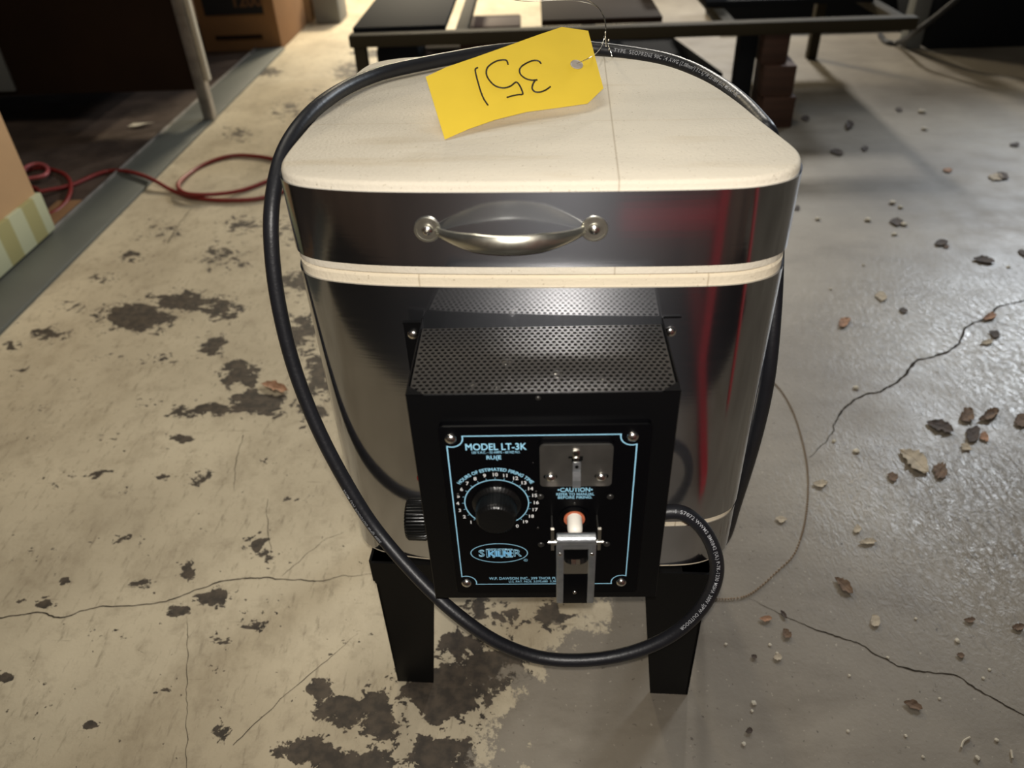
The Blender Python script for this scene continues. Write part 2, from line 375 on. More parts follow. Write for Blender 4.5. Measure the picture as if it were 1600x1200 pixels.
def floor_mat():
    m = bpy.data.materials.new('worn_painted_concrete'); m.use_nodes = True
    nt = m.node_tree; N = nt.nodes; L = nt.links; b = N['Principled BSDF']
    tc = N.new('ShaderNodeTexCoord')
    def att(n): a = N.new('ShaderNodeAttribute'); a.attribute_name = n; return a.outputs['Fac']
    def nz(sc, det=6, ro=0.55, st=(1, 1, 1), rot=0.0, dist=0.0):
        mp = N.new('ShaderNodeMapping'); mp.inputs['Scale'].default_value = st; mp.inputs['Rotation'].default_value = (0, 0, rot)
        L.new(tc.outputs['Object'], mp.inputs[0]); n = N.new('ShaderNodeTexNoise')
        n.inputs['Scale'].default_value = sc; n.inputs['Detail'].default_value = det; n.inputs['Roughness'].default_value = ro; n.inputs['Distortion'].default_value = dist
        L.new(mp.outputs[0], n.inputs['Vector']); return n.outputs[0]
    def mth(op, a, c=None, cl=False):
        x = N.new('ShaderNodeMath'); x.operation = op; x.use_clamp = cl
        for i, v in enumerate((a, c)):
            if v is None: continue
            if isinstance(v, (int, float)): x.inputs[i].default_value = v
            else: L.new(v, x.inputs[i])
        return x.outputs[0]
    def mr(v, a, c, lo=0.0, hi=1.0, sm=False):
        x = N.new('ShaderNodeMapRange'); x.inputs['From Min'].default_value = a; x.inputs['From Max'].default_value = c
        x.inputs['To Min'].default_value = lo; x.inputs['To Max'].default_value = hi
        if sm: x.interpolation_type = 'SMOOTHSTEP'
        L.new(v, x.inputs['Value']); return x.outputs[0]
    def mix(f, a, c):
        x = N.new('ShaderNodeMix'); x.data_type = 'RGBA'
        if isinstance(f, (int, float)): x.inputs[0].default_value = f
        else: L.new(f, x.inputs[0])
        for i, v in ((6, a), (7, c)):
            if isinstance(v, tuple): x.inputs[i].default_value = v
            else: L.new(v, x.inputs[i])
        return x.outputs[2]
    side, wear_shade, film, inner = att('side'), att('wear_shade'), att('film'), att('inner')
    # paint colour
    paint = mix(mr(nz(3.5, 6), 0.35, 0.68), srgb(172, 160, 136), srgb(196, 184, 158))
    paint = mix(mr(nz(26, 8, 0.7), 0.52, 0.74, 0, 0.45), paint, srgb(118, 104, 84))
    paint = mix(mr(nz(8, 9, 0.75, (1, .7, 1), .8), 0.50, 0.68, 0, 0.5), paint, srgb(136, 122, 100))
    paint = mix(mr(nz(90, 6, 0.7, (1, 0.25, 1), 0.6), 0.56, 0.70, 0, 0.55), paint, srgb(104, 92, 74))
    paint = mix(mr(nz(60, 5, 0.6, (0.12, 1.6, 1), 1.1), 0.66, 0.72, 0, 0.45), paint, srgb(100, 88, 70))
    # paint loss and the strip of painted shadow
    n_big = nz(27, 10, 0.66, (1, 1.25, 1), 0.5, 0.5); n_sm = nz(70, 7, 0.62, (1.0, 1.3, 1), 0.9)
    v = mth('ADD', n_big, mth('MULTIPLY', wear_shade, 0.86))
    hard = mr(v, 0.755, 0.768, 0, 1, True)
    sp = mr(mth('ADD', n_sm, mth('MULTIPLY', wear_shade, 0.42)), 0.700, 0.715, 0, 1, True)
    hard = mth('MAXIMUM', hard, sp)
    chipc = mix(mr(nz(60, 4), 0.4, 0.6), srgb(52, 45, 37), srgb(76, 66, 54))
    left = mix(hard, paint, chipc)
    # bare side
    conc = mix(mr(nz(2.2, 7, 0.6), 0.33, 0.68), srgb(110, 102, 90), srgb(140, 132, 118))
    conc = mix(mr(nz(9, 8, 0.65, (0.5, 1.2, 1)), 0.5, 0.72, 0, 0.5), conc, srgb(92, 82, 68))
    conc = mix(mr(nz(150, 3, 0.5), 0.68, 0.72, 0, 0.6), conc, srgb(168, 160, 144))
    conc = mix(mr(nz(110, 3, 0.5), 0.70, 0.73, 0, 0.7), conc, srgb(60, 50, 40))
    conc = mix(mr(nz(120, 5, 0.6, (0.03, 0.9, 1), 2.1), 0.70, 0.76, 0, 0.25), conc, srgb(150, 142, 126))
    conc = mix(mth('MULTIPLY', film, mr(nz(75, 5, 0.65, (1.8, 0.8, 1), 0.7, 0.6), 0.57, 0.66, 0, 0.75)), conc, srgb(74, 68, 62))
    sfac = mr(mth('ADD', side, mth('MULTIPLY', mth('SUBTRACT', nz(14, 9, 0.7), 0.5), 4.2)), -0.05, 0.12, 0, 1, True)
    col = mix(sfac, left, conc)
    inn = mix(mr(nz(6, 6), 0.35, 0.7), srgb(58, 48, 42), srgb(84, 70, 60))
    col = mix(inner, col, inn)
    L.new(col, b.inputs['Base Color'])
    ro = mr(nz(12, 6), 0.3, 0.7, 0.46, 0.62)
    rr = mth('SUBTRACT', ro, mth('MULTIPLY', film, 0.27))
    L.new(mth('ADD', rr, mth('MULTIPLY', hard, 0.08)), b.inputs['Roughness'])
    # relief: paint thickness, general grain, embossed film
    h = mth('MULTIPLY', hard, -0.0006)
    h = mth('ADD', h, mth('MULTIPLY', nz(180, 5, 0.6), 0.0004))
    h = mth('ADD', h, mth('MULTIPLY', mth('MULTIPLY', nz(62, 5, 0.6, (1.6, 0.8, 1), 0.7, 1.2), film), 0.0026))
    bp = N.new('ShaderNodeBump'); bp.inputs['Strength'].default_value = 0.8; bp.inputs['Distance'].default_value = 1.0
    L.new(h, bp.inputs['Height']); L.new(bp.outputs[0], b.inputs['Normal'])
    b.inputs['Specular IOR Level'].default_value = 0.5
    return m

fme = floor_grid(); fme.materials.append(floor_mat())
floor = bpy.data.objects.new('floor', fme); COL.objects.link(floor); tag(floor, kind='structure'); WORLD[floor] = Matrix.Identity(4)

def ribbon(pxs, wpx, amp=0.002):
    bm = BM(); P = catmull([atz(x, y) for x, y in pxs], 14); n = len(P); prev = None
    for i, p in enumerate(P):
        t = (P[min(i + 1, n - 1)] - P[max(i - 1, 0)]).normalized(); s = Vector((-t.y, t.x, 0))
        j = noise.noise(p * 45) * amp * 1.6 + noise.noise(p * 160) * amp * 0.7
        wv = wpx * (0.45 + 0.9 * abs(noise.noise(p * 30 + Vector((3, 1, 0)))) + 0.5 * abs(noise.noise(p * 90))) * min(1, 3 * (1 - i / (n - 1)) + 0.15)
        c = p + s * j; a = bm.verts.new(c + s * wv + Vector((0, 0, 0.0004))); b_ = bm.verts.new(c - s * wv + Vector((0, 0, 0.0004)))
        if prev: bm.faces.new((prev[0], a, b_, prev[1]))
        prev = (a, b_)
    return bm

for pxs, wd in (
    (((-40, 972), (0, 966), (60, 957), (100, 965), (150, 950), (240, 943), (300, 925), (350, 908), (400, 903), (440, 905), (500, 908), (540, 900), (600, 896)), 0.0013),
    (((1640, 1135), (1600, 1118), (1540, 1085), (1490, 1055), (1440, 1050), (1390, 1035), (1340, 1005), (1290, 990), (1230, 965), (1170, 935)), 0.0013),
    (((1660, 455), (1600, 470), (1560, 480), (1540, 497), (1510, 512), (1495, 540), (1460, 557), (1430, 565), (1410, 590), (1380, 610), (1340, 622), (1310, 650), (1298, 680), (1265, 715)), 0.0031),
    (((292, 1200), (291, 1100), (293, 1000), (292, 960)), 0.0004), (((417, 780), (419, 830), (424, 880)), 0.0005),
    (((365, 1165), (460, 1075), (560, 990)), 0.0006), (((440, 900), (500, 850), (540, 830)), 0.0004), (((380, 680), (370, 720), (365, 770)), 0.0006), (((262, 380), (280, 350), (300, 325)), 0.0016)):
    tag(obj('crack', ribbon(pxs, wd), M['crack'], floor, origin=atz(*pxs[0])), kind='structure')

bm = BM(); box(bm, -1.372, -1.232, -3.0, 3.42, 0, 0.012, 0.003)
tag(obj('trim_1', bm, M['curb']), kind='structure')
bm = BM(); box(bm, -1.378, -1.372, -3.0, 3.42, 0, 0.017, 0.001)
tag(obj('trim_2', bm, M['post']), kind='structure')
bm = BM(); box(bm, -1.47, -1.385, -0.5, 1.62, 0, 0.008, 0.001)
tag(obj('trim_3', bm, M['cardboard_dark']), kind='structure')

# ------------------------------------------------------------------ kiln
KY = -0.0418; KC = Vector((0.0042, 0.181, 0)); KR = Matrix.Rotation(KY, 4, 'Z')
HD = 0.181
kiln = empty('kiln', (KC.x, KC.y, 0.2475), KR)
tag(kiln, 'stainless steel top-loading kiln with firebrick lid and black control box', 'kiln')
KW = Matrix.Translation(KC) @ KR

OUT = [(0, -.181), (.07, -.1805), (.128, -.179), (.162, -.1762), (.183, -.170), (.2005, -.159), (.2110, -.141), (.2138, -.117), (.2080, -.086), (.1970, -.036), (.1865, .016), (.1680, .078), (.137, .135), (.103, .165), (.065, .183), (.02, .194),
       (-.04, .199), (-.117, .2000), (-.160, .1965), (-.188, .186), (-.205, .168), (-.2125, .14), (-.2155, .09), (-.217, .02), (-.2185, -.05), (-.2190, -.105), (-.216, -.136), (-.207, -.1545), (-.191, -.166), (-.165, -.173), (-.128, -.178), (-.07, -.1805)]
_ = catmull([Vector((a, b, 0)) for a, b in OUT], 10, closed=True)
for k in range(6): _ = [(_[i - 1] + 2 * _[i] + _[(i + 1) % len(_)]) / 4 for i in range(len(_))]
_.append(_[0].copy()); _L = [0]
for a, b in zip(_, _[1:]): _L.append(_L[-1] + (b - a).length)
RES = []; jj = 0
for k in range(260):
    q_ = _L[-1] * k / 260
    while _L[jj + 1] < q_: jj += 1
    RES.append(_[jj].lerp(_[jj + 1], (q_ - _L[jj]) / max(1e-9, _L[jj + 1] - _L[jj])))
def kout(ins=0.0):
    out = []; m = len(RES)
    for k in range(m):
        t = (RES[(k + 1) % m] - RES[k - 1]).normalized(); out.append(RES[k] - Vector((t.y, -t.x, 0)) * ins)
    return out

def shell(bm, layers, cap0=False, cap1=False):
    """layers: (inset, z or fn(point)->z)"""
    rings = []
    for ins, z in layers:
        rings.append([bm.verts.new(KW @ Vector((p.x, p.y, z(p) if callable(z) else z))) for p in kout(ins)])
    for a, b in zip(rings, rings[1:]):
        n = len(a)
        for i in range(n): bm.faces.new((a[i], a[(i + 1) % n], b[(i + 1) % n], b[i]))
    if cap0: bm.faces.new(rings[0][::-1])
    if cap1: bm.faces.new(rings[-1])
    return rings

ko = lambda z: KW @ Vector((0, 0, z))
# firebrick core of the body
bm = BM(); shell(bm, [(0.006, 0.2445), (0.0012, 0.2465), (0.0012, 0.6115), (0.0035, 0.6135)], True, True)
body = obj('firebrick_body', bm, M['body_brick'], kiln, ko(0.2445), KR)
# lower steel band, upper steel jacket (its edge is raised at the right so a strip of brick shows)
bm = BM(); shell(bm, [(0.001, 0.2500), (0, 0.2500), (0, 0.3120), (0.001, 0.3120)])
obj('base_band', bm, M['steel'], kiln, ko(0.25), KR)
zl = lambda p: 0.3125 + 0.0075 * min(1, max(0, (p.x + 0.02) / 0.012))
bm = BM(); shell(bm, [(0.001, zl), (-0.0007, zl), (-0.0007, 0.6035), (0.001, 0.6035)])
obj('steel_jacket', bm, M['steel'], kiln, ko(0.32), KR)
# lid
lid = [(0.0035, 0.6137), (0.0012, 0.6157), (0.0012, 0.6925), (0.0022, 0.6948), (0.0045, 0.6963)]
bm = BM(); shell(bm, lid, True, True)
lid_o = obj('lid', bm, M['lid_brick'], kiln, ko(0.6137), KR)
bm = BM(); shell(bm, [(0.001, 0.6233), (-0.0008, 0.6233), (-0.0008, 0.6884), (0.001, 0.6884)])
obj('lid_band', bm, M['steel'], lid_o, ko(0.6233), KR)

# lid handle: two eye plates and a bowed half-round strap
def K(x, y, z): return KW @ Vector((x, y - HD, z))      # y = distance from front face (negative = out)
hx0, hx1, hz = -0.0835 - 0.004, 0.0505 - 0.004, 0.6575
bm = BM()
fd = (KR @ Vector((0, -1, 0)))
P, WD = [], []
N_ = 40
for i in range(N_ + 1):
    t = i / N_; x = hx0 + 0.0095 + (hx1 - hx0 - 0.019) * t; a = math.sin(math.pi * t)
    y = -0.003 - 0.030 * a ** 0.75; z = hz + 0.002 * a
    P.append(K(x, y, z)); WD.append(0.0040 + 0.0040 * min(1, a * 1.3) ** 1.2)
rings = []
for i, p in enumerate(P):
    t = (P[min(i + 1, N_)] - P[max(0, i - 1)]).normalized(); up = Vector((0, 0, 1)); out = t.cross(up).normalized()
    if out.dot(fd) < 0: out = -out
    ring = []
    for k in range(16):
        a = 2 * math.pi * k / 16; c, s = math.cos(a), math.sin(a)
        th = 0.0036 if c > 0 else -0.0010
        ring.append(bm.verts.new(p + up * (s * WD[i]) + out * (c * th)))
    rings.append(ring)
for a, b in zip(rings, rings[1:]):
    for k in range(16): bm.faces.new((a[k], a[(k + 1) % 16], b[(k + 1) % 16], b[k]))
bm.faces.new(rings[0][::-1]); bm.faces.new(rings[-1])
for hx in (hx0, hx1):
    lathe(bm, [(0.0110, 0.0), (0.0110, 0.0010), (0.0105, 0.0014), (0.0092, 0.0014), (0.0088, 0.0009), (0.0, 0.0009)], K(hx, -0.0002, hz), fd, 32)
handle = obj('lid_handle', bm, M['handle'], lid_o, ang=24)
for hx in (hx0, hx1):
    bm = BM(); lathe(bm, [(0.0048, 0.0010), (0.0047, 0.0020), (0.0038, 0.0036), (0.0020, 0.0044), (0.0017, 0.0065), (0.0, 0.0070)], K(hx, 0, hz), fd, 20)
    obj('handle_screw', bm, M['screw'], lid_o)

# ------------------------------------------------------------------ control box
BX0, BX1, BY, BZ0, BZ1 = -0.1045, 0.1040, -0.1054, 0.3274, 0.5737
t_ = 0.0012
bm = BM()
box(bm, BX0, BX1, BY, BY + t_, BZ0, BZ1 - 0.0005, 0.0004, 1)           # front
box(bm, BX0, BX0 + t_, BY + t_, 0.004, BZ0, BZ1, 0.0003, 1)            # left side
box(bm, BX1 - t_, BX1, BY + t_, 0.006, BZ0, BZ1, 0.0003, 1)            # right side
box(bm, BX0 + t_, BX1 - t_, BY + t_, 0.0, BZ0, BZ0 + t_)               # bottom
for s, X in ((-1, BX0), (1, BX1)):                                      # wall flanges and top lips
    y1 = -0.0008 if s < 0 else 0.0
    box(bm, min(X, X + s * 0.0152), max(X, X + s * 0.0152), y1 - 0.0032, y1 - 0.002, BZ0, BZ1 + 0.0015)
    box(bm, min(X, X + s * 0.0152), max(X, X + s * 0.0152), y1 - 0.0060, y1 - 0.0032, BZ1 + 0.0008, BZ1 + 0.0018)
    # little folded corner ear
    tri = [(X, BY), (X - s * 0.014, BY), (X, BY + 0.012)]
    prism(bm, tri if s < 0 else tri[::-1], lambda a, b, d: (a, b, d), BZ1 - 0.0012, BZ1 - 0.0002)
cbox = obj('control_box', bm, M['black_paint'], kiln, smooth_=False)

# perforated top sheet: real staggered holes
bm = BM()
def perforated(bm, x0, x1, y0, y1, z, pitch, rh, thick):
    cols = int(round((x1 - x0) / pitch)); pw = (x1 - x0) / cols
    rows = int(round((y1 - y0) / (pitch * 0.86))); ph = (y1 - y0) / rows
    M_ = 10; cache = {}
    def V(x, y, zz):
        k = (round(x, 6), round(y, 6), round(zz, 6))
        if k not in cache: cache[k] = bm.verts.new((x, y, zz))
        return cache[k]
    def cell(cx, cy, hole=True, hw=None):
        hw = hw or pw / 2; hh = ph / 2
        sq = [(cx + hw, cy), (cx + hw, cy + hh), (cx, cy + hh), (cx - hw, cy + hh), (cx - hw, cy), (cx - hw, cy - hh), (cx, cy - hh), (cx + hw, cy - hh)]
        for zz, up in ((z, 1), (z - thick, 0)):
            if not up and not hole: continue
            if not hole:
                f = [V(a, b, zz) for a, b in sq]; bm.faces.new(f); continue
            ci = [(cx + rh * math.cos(math.pi / 4 * i), cy + rh * math.sin(math.pi / 4 * i)) for i in range(8)]
            if up:
                for i in range(8):
                    j = (i + 1) % 8
                    bm.faces.new((V(*sq[i], zz), V(*sq[j], zz), V(*ci[j], zz), V(*ci[i], zz)))
        if hole:
            for i in range(8):
                j = (i + 1) % 8
                bm.faces.new((V(*ci[i], z), V(*ci[j], z), V(*ci[j], z - thick), V(*ci[i], z - thick)))
    for r in range(rows):
        cy = y0 + (r + 0.5) * ph
        if r % 2 == 0:
            for c in range(cols): cell(x0 + (c + 0.5) * pw, cy)
        else:
            cell(x0 + pw / 4, cy, False, pw / 4); cell(x1 - pw / 4, cy, False, pw / 4)
            for c in range(cols - 1): cell(x0 + (c + 1) * pw, cy)
perforated(bm, BX0 + 0.0022, BX1 - 0.0022, BY + 0.0032, -0.0105, BZ1 - 0.0022, 0.0051, 0.00178, 0.0010)
obj('perforated_top', bm, M['black_mesh'], cbox, smooth_=False)
# black sheet painted for the dim insides seen through the holes
bm = BM(); box(bm, BX0 + 0.003, BX1 - 0.003, BY + 0.003, -0.004, BZ1 - 0.045, BZ1 - 0.040)
obj('inner_dark_sheet', bm, M['dark'], cbox)
bm = BM()
for cx, cy, r, h in ((-0.058, -0.062, 0.005, 0.012), (-0.03, -0.04, 0.007, 0.02), (-0.036, -0.075, 0.004, 0.02), (0.012, -0.05, 0.006, 0.015), (0.05, -0.06, 0.004, 0.015)):
    bm = BM(); dome(bm, (cx, cy, BZ1 - 0.040 + h), (0, 0, 1), r, 0.004, 14, base=h); obj('terminal', bm, M['screw'], cbox)

def pan_screw(x, y, z, r, m, parent, axis=(0, -1, 0), name='screw', h=None, slot=True):
    bm = BM(); dome(bm, (x, y, z), axis, r, h or r * 0.62, 20)
    o = obj(name, bm, m, parent)
    return o
pan_screw(-0.1122, -0.0042, 0.5620, 0.0052, M['screw'], cbox, h=0.0036)
pan_screw(0.1118, -0.0038, 0.5597, 0.0052, M['screw'], cbox, h=0.0036)
pan_screw(-0.0035, BY - 0.0002, 0.5685, 0.0022, M['screw_dark'], cbox)
pan_screw(-0.0020, BY - 0.0002, 0.3405, 0.0020, M['screw_dark'], cbox)

# face plate
PX = -0.0015; PY = -0.1124
bm = BM(); prism(bm, rrect(0.0012, 0.4452, 0.0828, 0.1012, 0.004), XZ, BY, PY)
plate = obj('face_plate', bm, M['plate_black'], cbox)
es = None
bm = BM()
tube(bm, [Vector((a, PY + 0.0012, b)) for a, b in rrect(0.0012, 0.4452, 0.0822, 0.1006, 0.004)], 0.0012, 6, closed=True)
obj('plate_rim', bm, M['black_paint'], plate)
SX, SZT, SZB = 0.0708, 0.5352, 0.3592
for sx in (-1, 1):
    for sz in (SZT, SZB): pan_screw(PX + sx * SX, PY - 0.0002, sz, 0.0049, M['screw'], plate, h=0.0036, name='plate_screw')
# blue frame line with scooped corners
HWX, ZT, ZB = 0.0745, 0.5372, 0.3568
line = []
def arc(cx, cz, r, a0, a1, n=10): return [(cx + r * math.cos(math.radians(a0 + (a1 - a0) * i / n)), cz + r * math.sin(math.radians(a0 + (a1 - a0) * i / n))) for i in range(n + 1)]
rs = 0.0092
def dz(c, edge): return math.degrees(math.asin(max(-1, min(1, (edge - c) / rs))))
aT = dz(SZT, ZT); aB = dz(SZB, ZB); aX = math.degrees(math.acos((HWX - SX) / rs))
line += arc(PX + SX, SZT, rs, 180 - aT, 360 - aX)
line += arc(PX + SX, SZB, rs, aX, 180 - aB)
line += arc(PX - SX, SZB, rs, aB, 180 - aX)
line += arc(PX - SX, SZT, rs, 180 + aX, 360 + aT)
def flatline(bm, pts, wd, y, closed=False):
    n = len(pts); L2, R2 = [], []
    for i in range(n):
        a = Vector(pts[i - 1] if (closed or i) else pts[0]); b = Vector(pts[(i + 1) % n] if (closed or i < n - 1) else pts[-1]); p = Vector(pts[i])
        t0 = (p - a).normalized() if (p - a).length > 1e-7 else (b - p).normalized()
        t1 = (b - p).normalized() if (b - p).length > 1e-7 else t0
        t = (t0 + t1).normalized() if (t0 + t1).length > 1e-3 else t1
        s = Vector((-t.y, t.x)) * (wd / 2) / max(0.5, t.dot(t1))
        L2.append(bm.verts.new((p.x + s.x, y, p.y + s.y))); R2.append(bm.verts.new((p.x - s.x, y, p.y - s.y)))
    for i in range(n if closed else n - 1):
        j = (i + 1) % n; bm.faces.new((L2[i], L2[j], R2[j], R2[i]))
PYP = PY - 0.00015
bm = BM(); flatline(bm, line, 0.00095, PYP, True)
obj('frame_line', bm, M['print_blue'], plate, smooth_=False)

def at_plate(cx, cz, fx=1.0, y=PYP):
    return lambda a, b: (cx + a * fx, y, cz + b)
DX, DZ, DR = -0.0397, 0.4630, 0.0267
bm = BM()
text_into(bm, 'MODEL LT-3K', 0.0098, at_plate(-0.0377, 0.5225), bold=0.00016, xs=0.80)
text_into(bm, '120 V.A.C. - 50 AMPS - 60 HZ N.I.', 0.0034, at_plate(-0.0379, 0.5188), bold=0.00003, xs=0.80)
text_into(bm, 'RU', 0.0056, at_plate(-0.0422, 0.5125), bold=0.00012); text_into(bm, '(E', 0.0058, at_plate(-0.0360, 0.5125), bold=0.00012)
obj('model_lettering', bm, M['print_blue'], plate, smooth_=False)
# dial
bm = BM()
def polar(r, a): return (DX + r * math.cos(math.radians(a)), DZ + r * math.sin(math.radians(a)))
flatline(bm, [polar(DR, 225 - i * 285 / 70) for i in range(71)], 0.00085, PYP)
for k in range(1, 20):
    a = 225 - (k - 1) * 15; flatline(bm, [polar(DR, a), polar(DR + 0.0024, a)], 0.00035, PYP)
obj('dial_ring', bm, M['print_blue'], plate, smooth_=False)
bm = BM()
for k in range(1, 21):
    a = 225 - (k - 1) * 15; x, z = polar(0.0327, a)
    text_into(bm, str(k if k < 20 else 0), 0.0052, at_plate(x, z - 0.0018), bold=0.00008)
obj('dial_numbers', bm, M['print_white'], plate, smooth_=False)
bm = BM()
def arcf(a, b):
    th = math.pi / 2 - a / 0.0376; r = 0.0358 + b
    return (DX + r * math.cos(th), PYP, DZ + r * math.sin(th) + 0.0010)
text_into(bm, 'HOURS OF ESTIMATED FIRING TIME', 0.0048, arcf, bold=0.0001, xs=0.93)
obj('dial_lettering', bm, M['print_blue'], plate, smooth_=False)
# dial knob: skirt, knurled body, cap
bm = BM()
lathe(bm, [(0.0205, 0.0002), (0.0205, 0.002), (0.0188, 0.0035), (0.0172, 0.0045), (0.0168, 0.017), (0.0160, 0.0195), (0.0145, 0.0208), (0.0, 0.0210)], (DX, PY, DZ), (0, -1, 0), 120, ribs=40, rib_d=0.00025)
obj('dial_knob', bm, M['knob'], cbox)
# logo
bm = BM()
LX, LZ = -0.0405, 0.3998
flatline(bm, [(LX + 0.0251 * math.cos(math.radians(a)), LZ + 0.0124 * math.sin(math.radians(a))) for a in range(0, 360, 5)], 0.0007, PYP, True)
flatline(bm, [(-0.0172 + 0.0016 * math.cos(math.radians(a)), 0.3900 + 0.0016 * math.sin(math.radians(a))) for a in range(0, 360, 20)], 0.0003, PYP, True)
text_into(bm, 'R', 0.0026, at_plate(-0.0172, 0.3891))
for ch, x, sz, dz_ in (('S', -0.0156, 0.0125, 0), ('I', -0.0105, 0.0155, 0), ('T', -0.0050, 0.0165, 0), ('T', 0.0020, 0.0165, 0), ('E', 0.0085, 0.0155, 0), ('R', 0.0158, 0.0125, 0)):
    text_into(bm, ch, sz, lambda a, b: (LX + x + a * 1.0, PYP - 0.00001, LZ - sz * 0.345 + b), outline=0.00024, bold=0.0, res=2)
obj('logo_outline', bm, M['print_blue'], plate, smooth_=False)
bm = BM()
text_into(bm, 'KILN', 0.0105, lambda a, b: (LX + 0.0005 + a * 1.0, PYP - 0.0004, LZ - 0.0040 + b), bold=0.0004, spacing=0.92)
obj('logo_lettering', bm, M['print_logo'], plate, smooth_=False)
bm = BM()
text_into(bm, 'W.P. DAWSON INC., 399 THOR PLACE, BREA, CA', 0.0050, at_plate(-0.0512, 0.3632), bold=0.00005, align='LEFT', xs=0.80)
text_into(bm, 'U.S. PAT. NOS. 3,070,680  3,381,630', 0.0042, at_plate(-0.0335, 0.3590), bold=0.00003, align='LEFT', xs=0.80)
obj('maker_lettering', bm, M['print_blue'], plate, smooth_=False)
bm = BM()
text_into(bm, '\u2022CAUTION\u2022', 0.0066, at_plate(0.0256, 0.4752), bold=0.00012, xs=0.84)
text_into(bm, 'REFER TO MANUAL', 0.0043, at_plate(0.0256, 0.4709), bold=0.00005, xs=0.84)
text_into(bm, 'BEFORE FIRING.', 0.0043, at_plate(0.0256, 0.4672), bold=0.00005, xs=0.95)
obj('caution_lettering', bm, M['print_blue'], plate, smooth_=False)
for x, z in ((-0.0030, 0.4700), (0.0548, 0.4690), (-0.0032, 0.4107), (0.0542, 0.4107)): pan_screw(x, PY, z, 0.0030, M['screw_dark'], plate, name='small_screw')
for x, z, r in ((0.0254, 0.4614, 0.0014), (-0.0056, 0.4320, 0.0012), (-0.0715, 0.4735, 0.0014), (-0.0065, 0.4760, 0.0010), (-0.0085, 0.5080, 0.0006)): pan_screw(x, PY, z, r, M['screw_dark'], plate, name='rivet')

# grey guide plate with claw slot
GY = -0.1172; GX, GZ = 0.0257, 0.5083
bm = BM()
prism(bm, rrect(GX, GZ, 0.0288, 0.0222, 0.0035), XZ, PY - 0.0028, GY)
guide = obj('guide_plate', bm, M['plate_grey'], cbox)
bm = BM(); prism(bm, rrect(GX, GZ, 0.030, 0.0232, 0.0035), XZ, PY, PY - 0.0025)
obj('guide_backing', bm, M['plate_black'], guide)
bm = BM()
prism(bm, [(GX - 0.0062, 0.5190), (GX + 0.0052, 0.5190), (GX + 0.0052, 0.5145), (GX + 0.0040, 0.5145), (GX + 0.0040, 0.5125), (GX - 0.0036, 0.5125), (GX - 0.0036, 0.5168), (GX - 0.0062, 0.5168)][::-1], XZ, GY + 0.0002, GY - 0.0002)
for sx in (-1, 1): prism(bm, rrect(GX + sx * 0.0205, 0.4972, 0.0056, 0.0022, 0.0021), XZ, GY + 0.0002, GY - 0.0002)
obj('guide_slot', bm, M['dark'], guide)
for sx in (-1, 1): pan_screw(GX + sx * 0.0202, GY - 0.0003, 0.4972, 0.0046, M['screw'], guide, h=0.0038, name='guide_screw')
bm = BM()
box(bm, GX - 0.0030, GX + 0.0026, GY - 0.0020, GY + 0.001, 0.5178, 0.5262, 0.0008)
box(bm, GX - 0.0020, GX + 0.0018, GY - 0.0028, GY - 0.001, 0.5135, 0.5195, 0.0003)
lever = BM()
prism(lever, [(GY - 0.0018, 0.5150), (GY - 0.0030, 0.5150), (GY - 0.0040, 0.5085), (GY - 0.0030, 0.5050), (GY - 0.0056, 0.4975), (GY - 0.0052, 0.4895), (GY - 0.0038, 0.4895), (GY - 0.0040, 0.4975), (GY - 0.0012, 0.5050), (GY - 0.0020, 0.5085)], lambda a, b, d: (d, a, b), GX - 0.0028, GX + 0.0036)
obj('guide_tongue', bm, M['screw'], guide)
obj('trigger_claw', lever, M['zinc'], cbox, smooth_=False)
bm = BM(); lathe(bm, [(0.0015, -0.001), (0.0015, 0.0004), (0, 0.0004)], (GX + 0.0003, GY - 0.0036, 0.5110), (0, -1, 0.15), 14)
obj('claw_hole', bm, M['dark'], guide)

# plunger and its orange collar
bm = BM(); lathe(bm, [(0.0090, 0.0), (0.0090, 0.0012), (0.0066, 0.0018), (0.0066, 0.0)], (0.0254, PY, 0.4432), (0, -1, 0), 28)
obj('plunger_collar', bm, M['orange'], cbox)
bm = BM(); lathe(bm, [(0.0064, 0.0), (0.0064, 0.0125), (0.0060, 0.0150), (0.0050, 0.0172), (0.0029, 0.0187), (0.0, 0.0192)], (0.0254, PY, 0.4448), (0, -1, -0.05), 28)
obj('plunger', bm, M['porcelain'], cbox)
bm = BM(); lathe(bm, [(0.0135, 0), (0.0135, 0.0010), (0.0100, 0.0016), (0.0100, 0.0)], (0.0254, PY, 0.4445), (0, -1, 0), 28)
obj('plunger_guard', bm, M['plate_black'], cbox)

# side brackets, pins, hanging weight
WY = -0.1400
for sx in (-1, 1):
    X = 0.0253 + sx * 0.0190
    bm = BM()
    prism(bm, [(WY - 0.0015, 0.4365), (WY + 0.0010, 0.4365), (WY + 0.0010, 0.4612), (WY - 0.0015, 0.4612)], lambda a, b, d: (d, a, b), X - 0.0013, X + 0.0013)
    obj('weight_bracket', bm, M['screw'], cbox, smooth_=False)
    bm = BM(); box(bm, X - 0.0007, X + 0.0007, WY - 0.0010, PY, 0.4425, 0.4475, 0.0002); obj('bracket_arm', bm, M['screw_dark'], cbox, smooth_=False)
    bm = BM(); lathe(bm, [(0.0017, -0.0040), (0.0024, -0.0038), (0.0024, -0.0012), (0.0016, -0.001), (0.0016, 0.0035), (0.0, 0.0038)], (X, WY - 0.001, 0.4462), (sx, 0, 0), 14)
    obj('hinge_pin', bm, M['screw'], cbox)
bm = BM()
WX0, WX1, WT, WB = 0.0093, 0.0420, 0.4540, 0.3690
lathe(bm, [(0.0044, -0.0160), (0.0050, -0.0154), (0.0050, 0.0154), (0.0044, 0.0160)], (0.02565, WY, 0.4490), (1, 0, 0), 24)
